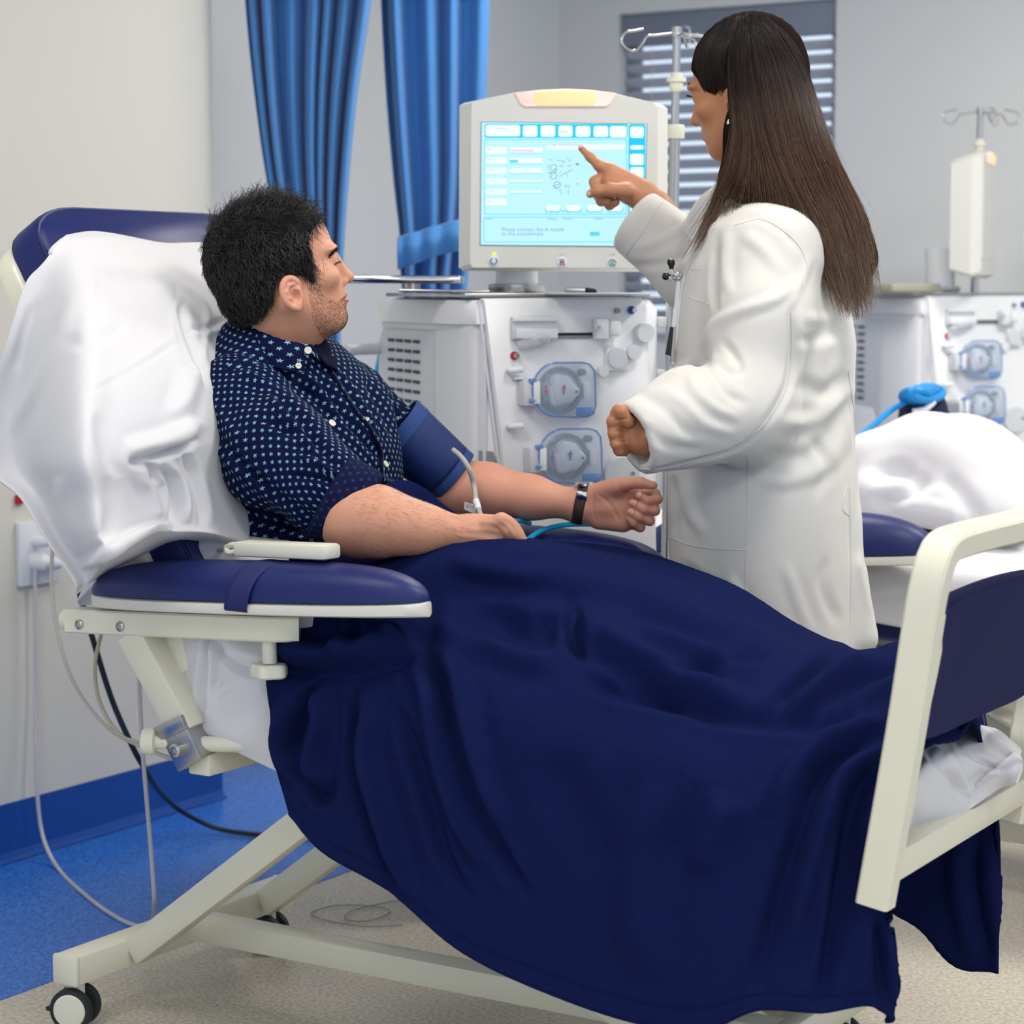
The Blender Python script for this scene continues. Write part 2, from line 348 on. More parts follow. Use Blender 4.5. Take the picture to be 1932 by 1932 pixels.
# ================================================================== ROOM
UWALL = -.86; VEND = 1.45; UW2 = -1.36; VBACK = 3.95; CEIL = 2.72
def st(o): o['kind'] = 'structure'; return o
def floor_mat(name, base, c2, c3, sc, rough):
    m = mat(name, base, rough); nt = m.node_tree; N = nt.nodes; Lk = nt.links; b = N['Principled BSDF']; tc = N.new('ShaderNodeTexCoord')
    n1 = N.new('ShaderNodeTexNoise'); n1.inputs['Scale'].default_value = sc; n1.inputs['Detail'].default_value = 3; Lk.new(tc.outputs['Object'], n1.inputs[0])
    cr = N.new('ShaderNodeValToRGB'); e = cr.color_ramp.elements; e[0].position = .38; e[0].color = (*lin(c2), 1); e[1].position = .5; e[1].color = (*lin(base), 1); x = e.new(.64); x.color = (*lin(c3), 1); Lk.new(n1.outputs[0], cr.inputs[0])
    n2 = N.new('ShaderNodeTexNoise'); n2.inputs['Scale'].default_value = 2.5; n2.inputs['Detail'].default_value = 5; Lk.new(tc.outputs['Object'], n2.inputs[0])
    mr = N.new('ShaderNodeMapRange'); mr.inputs[3].default_value = .86; mr.inputs[4].default_value = 1.1; Lk.new(n2.outputs[0], mr.inputs[0])
    vm = N.new('ShaderNodeVectorMath'); vm.operation = 'SCALE'; Lk.new(cr.outputs[0], vm.inputs[0]); Lk.new(mr.outputs[0], vm.inputs['Scale']); Lk.new(vm.outputs[0], b.inputs['Base Color'])
    mr2 = N.new('ShaderNodeMapRange'); mr2.inputs[3].default_value = rough - .08; mr2.inputs[4].default_value = rough + .14; Lk.new(n2.outputs[0], mr2.inputs[0]); Lk.new(mr2.outputs[0], b.inputs['Roughness']); return m
M['floor'] = floor_mat('speckled_beige_vinyl', '#c6beae', '#b0a695', '#d3ccbf', 130, .38)
M['bluefloor'] = floor_mat('speckled_blue_vinyl', '#2a70d2', '#1a57ab', '#4385e0', 150, .36)
M['skirting'] = mat('blue_skirting_vinyl', '#10499c', .45, var=.1, vscale=60)
ZB = -.002
def quad(name, pts, m, th=0): return st(mesh(name, pts, [tuple(range(len(pts)))], m, None, False))
# floor: beige everywhere, blue strip along the left wall lies flush on it
o = MB(); o.add(*rbox((0.6, 4.2, -.05), np.eye(3), (5.5, 5.6, .05), 0)); st(o.out('floor', 'floor', None, False))
vb0, vb1 = -3.2, VEND
o = MB(); o.add(*rbox((B(UWALL, (vb0 + vb1) / 2, 0) + B(-.163, (vb0 + vb1) / 2, 0)) / 2 + Zv * -.004, (Uv, Lv, Zv), ((.86 - .163) / 2, (vb1 - vb0) / 2, .006), 0)); st(o.out('trim_1', 'bluefloor', None, False))
o = MB(); o.add(*rbox((B(UW2, 0, 0) + B(-.163, 0, 0)) / 2 + Lv * (VEND + VBACK) / 2 - Zv * .004, (Uv, Lv, Zv), ((-.163 - UW2) / 2, (VBACK - VEND) / 2, .006), 0)); st(o.out('trim_2', 'bluefloor', None, False))
def wallbox(name, u0, u1, v0, v1, z0=0, z1=CEIL, m='wallb'):
    o = MB(); o.add(*rbox(B((u0 + u1) / 2, (v0 + v1) / 2, (z0 + z1) / 2), (Uv, Lv, Zv), (abs(u1 - u0) / 2, abs(v1 - v0) / 2, (z1 - z0) / 2), 0)); return st(o.out(name, m, None, False))
wallbox('wall_left', UWALL - .6, UWALL, -3.2, VEND, m='wall')
wallbox('wall_recess', UW2 - .1, UW2, VEND, VBACK)
# skirting with coved foot
def skirt(name, P0, P1, n):
    prof = [(0.0, .13), (.004, .13), (.004, .02), (.008, .008), (.02, .001), (0, 0)]
    V = []; 
    for P in (P0, P1): V += [P + n * a + Zv * z for a, z in prof]
    k = len(prof); Fc = [(j, (j + 1) % k, k + (j + 1) % k, k + j) for j in range(k)]; return st(mesh(name, V, Fc, 'skirting', None, False))
skirt('baseboard_left', B(UWALL, -3.2, .003), B(UWALL, VEND, .003), Uv)
# back wall with window opening
wl = ov(1165, 300, VBACK); wr = ov(1574, 300, VBACK); uL = (wl - ORG) @ Uv; uR = (wr - ORG) @ Uv; zT = 2.215; zB = 1.13
for nm, a, b_, z0, z1 in (('wall_back', UW2 - .1, uL, 0, CEIL), ('wall_back', uR, 6.0, 0, CEIL), ('wall_back', uL, uR, 0, zB), ('wall_back', uL, uR, zT, CEIL)): wallbox(nm, a, b_, VBACK, VBACK + .10, z0, z1)
o = MB(); o.add(*rbox((0.6, 4.6, CEIL + .05), np.eye(3), (5.5, 5.4, .05), 0)); st(o.out('ceiling', 'ceil', None, False))
M['lampemit'] = mat('light_diffuser', '#ffffff', .5, emit='#fff4e6', estr=6)
for i, (x, y, e) in enumerate(PANELS):
    t = thing('ceiling_light', 'square recessed ceiling light panel %s' % ('over the foot of the near bed', 'over the window end', 'over the far bed', 'over the curtains', 'right of the camera', 'left of the camera')[i], 'light', (x, y, CEIL), None)
    f = MB(); f.add(*rbox((x, y, CEIL - .008), np.eye(3), (.31, .31, .008), .003)); f.out('frame', 'creamcap', t)
    f = MB(); f.add(*rbox((x, y, CEIL - .018), np.eye(3), (.29, .29, .004), .002)); f.out('diffuser', 'lampemit', t)
# window
win = st(bpy.data.objects.new('window_1', None)); COL.objects.link(win)
um = (uL + uR) / 2; hw = (uR - uL) / 2; zm = (zT + zB) / 2; hz = (zT - zB) / 2
M['frameblue'] = mat('window_frame_grey', '#7c8698', .5); M['reveal'] = mat('window_reveal_white', '#e6eaf2', .6)
for (u, z, a, c) in ((uL + .02, zm, .02, hz), (uR - .02, zm, .02, hz), (um, zT - .02, hw, .02), (um, zB + .02, hw, .02), (um, zm, .018, hz)):
    f = MB(); f.add(*rbox(B(u, VBACK + .085, z), (Uv, Lv, Zv), (a, .025, c), .003)); f.out('frame', 'frameblue', win)
f = MB(); f.add(*rbox(B(um, VBACK + .088, zm), (Uv, Lv, Zv), (hw, .003, hz), 0)); f.out('pane', 'glass', win, False)
f = MB(); f.add(*rbox(B(um, VBACK + .05, zB + .008), (Uv, Lv, Zv), (hw + .02, .09, .012), .004)); f.out('sill', 'reveal', win)
bl = thing('window_blind', 'grey horizontal slatted blind half open in the far window', 'blind', B(um, VBACK + .05, zT))
f = MB(); f.add(*rbox(B(um, VBACK + .04, zT - .055), (Uv, Lv, Zv), (hw - .004, .022, .055), .004)); M['valance'] = mat('blind_headrail', '#7f8899', .5); f.out('headrail', 'valance', bl)
slat_me = None
for i in range(21):
    z = zT - .14 - i * .0465
    if slat_me is None:
        f = MB(); a = math.radians(38); f.add(*rbox(B(um, VBACK + .05, 0), (Uv, Lv * math.cos(a) - Zv * math.sin(a), Zv * math.cos(a) + Lv * math.sin(a)), (hw - .01, .024, .0012), 0)); s0 = f.out('slat', 'slat', bl, False); slat_me = s0; s0.location = (0, 0, z)
    else: s1 = slat_me.copy(); COL.objects.link(s1); s1.location = (0, 0, z)
for uu in (uL + .12, um, uR - .12):
    f = MB(); f.add(*tube([B(uu, VBACK + .025, zT - .1), B(uu, VBACK + .025, zT - .14 - 20 * .0465)], .0012, 5)); f.out('cord', 'creamcap', bl)
# ================================================================== CURTAINS
def curtain(name, label, edgeL, edgeR, ys, Y, npl, amp, seed, m='curtain', band=None):
    """edges given as photo points on plane Y; pleats in depth"""
    nu = 150; nv = 420; ysf = np.linspace(ys[0], ys[-1], nu); xl = spline(np.c_[ys, edgeL], 400); xr = spline(np.c_[ys, edgeR], 400)
    XL = np.interp(ysf, xl[:, 0], xl[:, 1]); XR = np.interp(ysf, xr[:, 0], xr[:, 1]); r = np.random.default_rng(seed)
    s = np.linspace(0, 1, nv); ph = np.cumsum(.45 + 1.1 * r.random(npl)); ph = np.r_[0, ph] / ph[-1]; phase = np.interp(s, ph, np.arange(npl + 1)) * 2 * math.pi
    am = np.interp(s, np.linspace(0, 1, npl + 1), .5 + r.random(npl + 1)); G = np.zeros((nu, nv, 3))
    for i in range(nu):
        tw = .25 * math.sin(i / nu * 3 + seed); p = phase + tw
        off = amp * am * (np.sin(p) + .3 * np.sin(2 * p + 1)); xx = XL[i] + (XR[i] - XL[i]) * (s + .010 * np.sin(p + 1.2) * np.minimum(1, 8 * s * (1 - s)))
        for c in (0,):
            a = oY(XL[i], ysf[i], Y); d = (oY(XR[i], ysf[i], Y) - a) / (XR[i] - XL[i]); G[i] = a + (xx - XL[i])[:, None] * d; G[i, :, 1] += off
    t = thing(name, label, 'curtain', (G[-1, nv // 2]))
    G = G[:, ::-1]; k = int(nu * .0) 
    shell(G, .004, 'panel', m, t); return t, G
t, G = curtain('curtain', 'blue curtain hanging behind the seated man, gathered to the left', [468, 460, 462, 480, 505, 540, 580, 600], [705, 706, 698, 672, 655, 645, 640, 645], [-260, -100, 0, 180, 350, 500, 620, 860], 5.55, 7, .030, 3)
hem = G[:int(150 * 265 / 1120)] ; hm = hem.copy(); hm[:, :, 1] -= .006; shell(hm, .003, 'mesh_top', 'curtainmesh', t)
t, G = curtain('curtain', 'blue curtain with wide tie band, behind the machine screen', [712, 716, 718, 728, 742, 754, 757, 790], [932, 928, 922, 915, 905, 890, 880, 870], [-260, -100, 0, 180, 340, 450, 530, 720], 5.75, 4, .026, 8)
hm = G[:int(150 * 262 / 980)].copy(); hm[:, :, 1] -= .006; shell(hm, .003, 'mesh_top', 'curtainmesh', t)
# tie band sweeping up to the right
bc = [(750, 470, 448, 508), (790, 452, 437, 494), (830, 436, 425, 480), (880, 425, 412, 470), (915, 420, 408, 465)]
pts_t = [oY(x, a, 5.62) for x, _, a, b_ in bc]; pts_b = [oY(x, b_, 5.62) for x, _, a, b_ in bc]; Gb = grid_surf([pts_b, [(p + q) / 2 + np.array([0, -.02, 0]) for p, q in zip(pts_t, pts_b)], pts_t], 16, 40); Gb[:, :, 1] += .006 * np.sin(np.arange(40) * .7)[None] ; shell(Gb, .004, 'tie_band', 'curtain', t)
# ================================================================== BED
def pad_shape(c, half, wid, dome, tr, tilt):
    """armrest pad: returns (pad MB, trim MB) ; c centre of the trim bottom"""
    ax = unit(Uv + Zv * tilt); up = unit(np.cross(ax, -Lv)) ; up = up if up[2] > 0 else -up
    ts = np.sin(np.linspace(-math.pi / 2, math.pi / 2, 40)); out = []
    for kind in (0, 1):
        V = []; Fc = []; k = 26
        for t in ts:
            w = wid * max(1 - abs(t) ** 2.7, 1e-4) ** .5; hd = dome * max(1 - abs(t) ** 4, 1e-3) ** .5; base = np.asarray(c) + ax * half * t
            for j in range(k):
                a = 2 * math.pi * j / k; ca, sa = math.cos(a), math.sin(a); sg = lambda v, e: math.copysign(abs(v) ** e, v)
                if kind == 0:
                    x = w * sg(ca, .8); z = tr + (hd * sg(sa, .85) if sa > 0 else -.006 * 0) 
                else:
                    x = (w + .002) * sg(ca, .8); z = tr / 2 + tr / 2 * sg(sa, .35)
                V.append(base + Lv * x + up * z)
        n = len(ts)
        for i in range(n - 1):
            for j in range(k): Fc.append((i * k + j, i * k + (j + 1) % k, (i + 1) * k + (j + 1) % k, (i + 1) * k + j))
        Fc.append(tuple(range(k))[::-1]); Fc.append(tuple((n - 1) * k + j for j in range(k))); m = MB(); m.add(V, Fc); out.append(m)
    return out, ax, up
def caster(c, parent):
    c = np.asarray(c, float); h = parent
    cs = MB(); cs.add(*rbox(c + Zv * .052, (Uv, Lv, Zv), (.018, .008, .032), .006)); cs.add(*lathe(c + Zv * .065, Zv, [(.012, 0), (.014, .003), (.014, .03)], 16)); s = cs.out('caster', 'creamcap', h)
    r = .038; wa = unit(Lv * .55 + Uv * -.83) if False else unit(Uv * .35 - Lv * .94)
    for sg in (-1, 1):
        cc = c + wa * sg * .020 + Zv * r
        w_ = MB(); w_.add(*lathe(cc, wa, [(r - .008, -.009), (r - .002, -.008), (r, -.004), (r, .004), (r - .002, .008), (r - .008, .009)], 32)); w_.out('wheel', 'rubber', s)
        w_ = MB(); w_.add(*lathe(cc + wa * sg * .0085, wa * sg, [(r - .009, -.004), (r - .009, .001), (r - .011, .003), (.001, .0045)], 32)); w_.out('hub_cap', 'creamcap', s)
    w_ = MB(); w_.add(*rbox(c + wa * .034 - Uv * .036 + Zv * .038, (Uv, Lv, Zv), (.012, .005, .004), .002)); w_.out('brake_tab', 'rubber', s)
def make_bed(dv, dz, label, full, du=0):
    D = dv * Lv + du * Uv
    def Q(u, v, z): return B(u, v, z) + D
    bed = thing('treatment_bed', label, 'bed', Q(.8, .24, 0))
    box = lambda n, m, *a, **k: (lambda q: (q.add(*bar(*a, **k)), q.out(n, m, bed))[1])(MB())
    # base
    box('cross_bar', 'cream', Q(.055, -.085, .108), Q(.055, .525, .108), .055, .052, bev=.006)
    box('cross_bar', 'cream', Q(1.25, -.085, .108), Q(1.25, .525, .108), .055, .052, bev=.006)
    box('centre_beam', 'cream', Q(.075, .235, .112), Q(1.25, .235, .112), .055, .045)
    for e in (-.0865, .5265): box('end_cap', 'creamcap', Q(.055, e - .006, .108), Q(.055, e + .006, .108), .057, .054, bev=.008)
    for vv, u1, z1 in ((.06, .74, .60), (.43, .74, .60)): box('strut', 'cream', Q(.085, vv, .11), Q(u1, vv, z1), .04, .05)
    for vv in (.08, .40): box('strut', 'cream', Q(.55, vv, .40), Q(1.24, vv, .075) , .035, .045)
    for u, v in ((.055, -.065), (.055, .47), (1.25, -.065), (1.25, .47)): caster(Q(u, v, 0), bed)
    # backrest
    ab = unit(-.42 * Uv + .70 * Zv) if full else unit(-1.0 * Uv + .12 * Zv); nb_ = unit(np.cross(ab, Lv)); nb_ = nb_ if nb_ @ (Uv + Zv) > 0 else -nb_
    base = Q(.40, .24, .70 + dz)
    W = .30; Hh = (.84 if full else .40)
    def outline(W, Hh, c):
        pts = [(-W, 0), (W, 0)]
        for a in np.linspace(0, 90, 7): pts.append((W - c + c * math.cos(math.radians(a)), Hh - c * .55 + c * .55 * math.sin(math.radians(a))))
        for a in np.linspace(90, 180, 7): pts.append((-W + c + c * math.cos(math.radians(a)), Hh - c * .55 + c * .55 * math.sin(math.radians(a))))
        return pts
    q = MB(); q.add(*prism([base + nb_ * -.07 + Lv * a + ab * s for a, s in outline(W, Hh, .12)], nb_, .075, .018)); q.out('backrest_cushion', 'navyvinyl', bed, sharp=60)
    pp = [base + nb_ * -.006 + Lv * a * .985 + ab * s * .994 for a, s in outline(W, Hh, .12)[2:]]; pp = [base + Lv * W * .985] + pp + [base - Lv * W * .985]
    q = MB(); q.add(*tube(pp, .004, 6)); q.out('piping', 'navyvinyl', bed)
    q = MB(); q.add(*prism([base + nb_ * -.105 + Lv * a + ab * s for a, s in outline(W + .012, Hh - .014, .13)], nb_, .035, .012)); q.out('backrest_shell', 'cream', bed, sharp=60)
    # seat, leg rest
    box('seat_cushion', 'navyvinyl', Q(.40, .24, .655 + dz), Q(.98, .24, .655 + dz), .58, .10, bev=.03)
    box('leg_cushion', 'navyvinyl', Q(.98, .275, .64 + dz), Q(1.48, .275, .575 + dz), .49, .09, bev=.03)
    for vv in (.035, .50): box('side_rail', 'cream', Q(.36, vv, .585 + dz), Q(1.45, vv, .50 + dz), .035, .04)
    for uu, zz in ((.40, .58), (1.42, .505)): box('cross_rail', 'cream', Q(uu, .0, zz + dz), Q(uu, .52, zz + dz), .04, .035)
    # armrests
    for sgn, vv in ((-1, -.10), (1, .66 if full else .60)):
        zt = .765 if sgn < 0 else .757
        (pd, tr), ax, up = pad_shape(Q(.485, vv, zt + dz), .335, .068 if full else .080, .057 if full else .085, .024, .05 if sgn < 0 else -.02)
        a = tr.out('armrest_trim', 'trimgrey', bed); pd.out('armrest_pad', 'navyvinyl', a)
        q = MB(); q.add(*sweep([Q(.10, vv, .722 + dz), Q(.53, vv, .742 + dz), Q(.56, vv + .02 * -sgn, .742 + dz)], .046, .040, Zv)); q.out('armrest_beam', 'cream', bed)
        q = MB(); q.add(*lathe(Q(.085, vv, .7215 + dz), -Uv, [(.02, -.02), (.02, 0), (.012, .008), (.002, .01)], 16)); q.out('beam_cap', 'creamcap', bed)
        for uu, zz in ((.135, .720), (.225, .7235)):
            q = MB(); q.add(*lathe(Q(uu, vv - .023 * 1, zz + dz), -Lv, [(.0085, -.004), (.0085, .003), (.006, .005), (.0055, .002), (.001, .002)], 18)); q.out('bolt', 'steel', bed)
        q = MB(); q.add(*lathe(Q(.515, vv, .665 + dz), Zv, [(.012, .02), (.012, .06)], 14)); q.out('knob_stem', 'creamcap', bed)
        V, Fc = lathe(Q(.515, vv, .662 + dz), Zv, [(.026, 0), (.029, .003), (.029, .018), (.026, .022)], 30); cc = Q(.515, vv, 0); ang = np.arctan2((V - cc)[:, 1], (V - cc)[:, 0]); f_ = 1 - .09 * np.cos(ang * 5); V[:, :2] = cc[:2] + (V[:, :2] - cc[:2]) * f_[:, None]
        q = MB(); q.add(V, Fc); q.out('knob', 'creamcap', bed)
        q = MB(); q.add(*bar(Q(.235, vv + .005, .715 + dz), Q(.335, vv + .02, .555 + dz), .05, .055, up=Uv)); q.out('armrest_column', 'cream', bed)
        q = MB(); q.add(*bar(Q(.318, vv + .018, .562 + dz), Q(.352, vv + .022, .505 + dz), .054, .060, up=Uv, bev=.002)); q.out('steel_bracket', 'steel', bed)
        q = MB(); q.add(*bar(Q(.312, vv + .016, .575 + dz), Q(.322, vv + .018, .553 + dz), .060, .068, up=Uv, bev=.002)); q.out('bracket_collar', 'steel', bed)
        q = MB(); q.add(*lathe(Q(.335, vv - .01, .528 + dz), -Lv, [(.011, -.004), (.011, .012), (.007, .014), (.006, .008), (.001, .008)], 20)); q.out('bolt', 'steel', bed)
        q = MB(); q.add(*lathe(Q(.285, vv - .005, .535 + dz), unit(-Uv * .8 - Lv * .4), [(.012, -.03), (.012, .002), (.021, .004), (.023, .012), (.021, .024), (.012, .028)], 18)); q.out('knob', 'creamcap', bed)
        q = MB(); q.add(*bar(Q(.35, vv + .02, .500 + dz), Q(.35, .24, .500 + dz), .045, .038)); q.out('support_arm', 'cream', bed)
        q = MB(); q.add(*tube([Q(.36, vv + .02, .535 + dz), Q(.50, vv + .06 * -sgn, .540 + dz)], .013, 14)); q.out('pivot_tube', 'creamcap', bed)
    # foot rail
    for k_, (n, pth, W_, H_) in enumerate((('foot_rail', [(1.516, -.03, .425), (1.558, -.03, .68), (1.582, -.03, .85), (1.588, -.027, .885), (1.590, -.008, .915), (1.590, .03, .926), (1.587, .30, .926), (1.587, .47, .926), (1.585, .535, .915), (1.580, .557, .885), (1.572, .56, .85), (1.545, .56, .68), (1.503, .56, .425)], .030, .05),)):
        P = [Q(*p) + Zv * dz for p in pth]; P = spline(P, 90); q = MB()
        # rectangular section, flat side facing along the bed
        T = np.gradient(P, axis=0); T /= np.linalg.norm(T, axis=1)[:, None]; nrm = np.tile(unit(Uv - .16 * Zv), (len(P), 1)); S = np.cross(T, nrm); S /= np.linalg.norm(S, axis=1)[:, None]
        prof = [(-.014, -.024), (.014, -.024), (.018, -.02), (.018, .02), (.014, .024), (-.014, .024), (-.018, .02), (-.018, -.02)]
        V = np.concatenate([[p + s * a + n_ * c for a, c in prof] for p, s, n_ in zip(P, S, nrm)]); kk = 8
        Fc = [(i * kk + j, i * kk + (j + 1) % kk, (i + 1) * kk + (j + 1) % kk, (i + 1) * kk + j) for i in range(len(P) - 1) for j in range(kk)] + [tuple(range(kk))[::-1], tuple((len(P) - 1) * kk + j for j in range(kk))]
        q.add(V, Fc); q.out(n, 'cream', bed)
    box('foot_bar', 'cream', Q(1.522, -.02, .478 + dz), Q(1.512, .545, .478 + dz), .045, .042)
    # panel between the posts
    pn = []
    for a in np.linspace(.0, 1, 24): pn.append((-.012 + .554 * a, .838 + .012 * math.sin(math.pi * a) - .03 * (abs(2 * a - 1) ** 8)))
    for a in np.linspace(1, 0, 24): pn.append((-.012 + .554 * a, .642 + .025 * (abs(2 * a - 1) ** 6)))
    tilt = unit(Uv * .16 + Zv); P = [Q(1.545 + (z - .68) * .16, v, z + dz) for v, z in pn]; q = MB(); q.add(*prism([p - unit(Uv - .16 * Zv) * .012 for p in P], unit(Uv - .16 * Zv), .026, .006)); q.out('foot_panel', 'navypanel', bed, sharp=50)
    for vv in (-.008, .538):
        sg = 1 if vv < .1 else -1
        pb = [(-.006, .655), (.006, .66), (.022, .70), (.030, .745), (.030, .785), (.022, .80), (.020, .835), (-.006, .84)]
        q = MB(); q.add(*prism([Q(1.545 + (z - .68) * .16 + .013, vv + sg * a, z + dz - .0) for a, z in pb], unit(Uv - .16 * Zv), .013, .003)); pbk = q.out('panel_bracket', 'cream', bed)
        for zz_ in (.69, .79): q = MB(); q.add(*lathe(Q(1.545 + (zz_ - .68) * .16 + .026, vv + sg * .010, zz_ + dz), Uv, [(.006, -.001), (.005, .002), (.001, .003)], 14)); q.out('screw', 'steel', pbk)
    return bed
bed1 = make_bed(0, 0, 'cream framed treatment bed with navy armrests that the man sits in', True)
# straps and handset on the near armrest
def strap_ring(u, v, z, a, b_, slope, wd, name, m, parent):
    G = []; n = 40
    for w_ in (-1, 1):
        row = []
        for i in range(n + 1):
            t = 2 * math.pi * i / n; x = a * math.copysign(abs(math.cos(t)) ** .8, math.cos(t)); zz = b_ * math.copysign(abs(math.sin(t)) ** (.9 if math.sin(t) > 0 else .5), math.sin(t)) * (1 if math.sin(t) > 0 else .32)
            row.append(B(u + w_ * wd / 2 + slope * (zz + x * .3), v + x, z + zz))
        G.append(row)
    return shell(grid_surf(G, 6, 90)[:, ::-1], .002, name, m, parent)
strap_ring(.512, -.10, .787, .074, .062, .22, .044, 'armrest_strap', 'strap', bed1)
hs = thing('handset', 'cream remote handset tucked under the strap on the near armrest', 'remote', ov(530, 1040, -.07))
q = MB(); q.add(*bar(ov(455, 1034, -.085), ov(628, 1041, -.10), .042, .024, bev=.006)); q.out('body', 'creamcap', hs)
pth = [ov(462, 1032, -.075), ov(440, 1028, -.075), ov(428, 1034, -.07), ov(432, 1043, -.08), ov(446, 1040, -.075), ov(440, 1032, -.06), ov(420, 1034, -.03), ov(405, 1046, .0)]
q = MB(); q.add(*tube(pth, .005, 8, 40)); q.out('cord', 'creamcap', hs)
bed2 = make_bed(1.50, -.062, 'second cream treatment bed in the blurred background beyond the standing woman', False, .225)
# corrugated hose and cables
t_ = np.linspace(0, 1, 260); pc = spline([ov(322, 1232, .02), ov(350, 1243, .0), ov(380, 1232, .0), ov(402, 1206, .0), ov(418, 1180, .02)], 260); hose = MB(); hose.add(*tube(pc, .0088 + .0016 * np.sin(t_ * 2 * math.pi * 20), 12)); tag(hose.out('corrugated_hose', 'olivecable'), 'ribbed grey-beige hose curving under the near armrest', 'hose')
def cable(pts, r, m, name, label, n=80): q = MB(); q.add(*tube(pts, r, 8, n)); return tag(q.out(name, m), label, 'cable')
cable([ov(x, y, v) for x, y, v in ((99, 1035, .25), (97, 1100, .22), (110, 1200, .15), (140, 1290, .08), (200, 1370, .02), (270, 1410, -.02), (345, 1437, -.03), (420, 1446, 0), (480, 1440, .1))], .0036, 'greycable', 'power_cable', 'grey cable looping from the wall to the armrest bracket')
cable([ov(x, y, v) for x, y, v in ((193, 1185, -.06), (179, 1260, -.06), (190, 1330, -.06), (232, 1390, -.07), (298, 1404, -.08))], .0034, 'olivecable', 'control_cable', 'beige cable hanging from the armrest beam to its lower knob')
cable([ov(148, 1112, .45), ov(178, 1215, .5), ov(215, 1330, .55), ov(262, 1432, .6)] + [oz(x, y, .01 + k) for x, y, k in ((330, 1522, .07), (400, 1560, .01), (460, 1572, 0), (545, 1578, 0), (640, 1575, 0))], .006, 'darkcable', 'dark_hose', 'dark green-black hose running down to the blue floor')
cable([ou(66, 1075, UWALL + .03), ou(67, 1300, UWALL + .03), ou(70, 1490, UWALL + .05)] + [oz(x, y, k) for x, y, k in ((80, 1575, .06), (105, 1632, .01), (160, 1688, .006), (215, 1728, .006), (262, 1748, .006), (330, 1752, .006))], .0045, 'pinkcable', 'plug_cable', 'pale cable from the wall plug looping over the blue floor')
cable([ov(262, 1278, .30), ov(268, 1400, .30), ov(276, 1500, .30), ov(286, 1620, .30), ov(291, 1700, .28)] + [oz(282, 1745, .006), oz(262, 1752, .006)], .0042, 'pinkcable', 'hanging_cable', 'pale cable hanging straight down behind the near armrest column')
cable([oz(x, y, .004) for x, y in ((760, 1745), (690, 1748), (610, 1735), (588, 1722), (640, 1708), (720, 1712), (735, 1722), (690, 1738), (652, 1735), (665, 1718), (745, 1700), (800, 1690))], .0012, 'thincable', 'loose_wire', 'thin loose wire curled on the beige floor under the bed')
# wall outlet
so = thing('wall_outlet', 'white outlet plate with plugs on the wall left of the bed', 'outlet', ou(70, 1040, UWALL))
c = ou(70, 1042, UWALL + .008); q = MB(); q.add(*rbox(c, (Uv, Lv, Zv), (.008, .060, .072), .004)); q.out('plate', 'socket', so)
for (x, y, r_) in ((66, 1022, .013), (66, 1060, .022), (88, 1062, .016)):
    q = MB(); q.add(*lathe(ou(x, y, UWALL + .015), Uv, [(r_, 0), (r_, .02), (r_ * .8, .035), (.005, .045)], 18)); q.out('plug', 'socket', so)
q = MB(); q.add(*rbox(ou(38, 942, UWALL + .006), (Uv, Lv, Zv), (.005, .012, .010), .002)); M['redplastic'] = mat('red_plastic', '#b3202c', .4); tag(q.out('red_switch', 'redplastic'), 'small red switch on the wall above the outlet plate', 'switch')
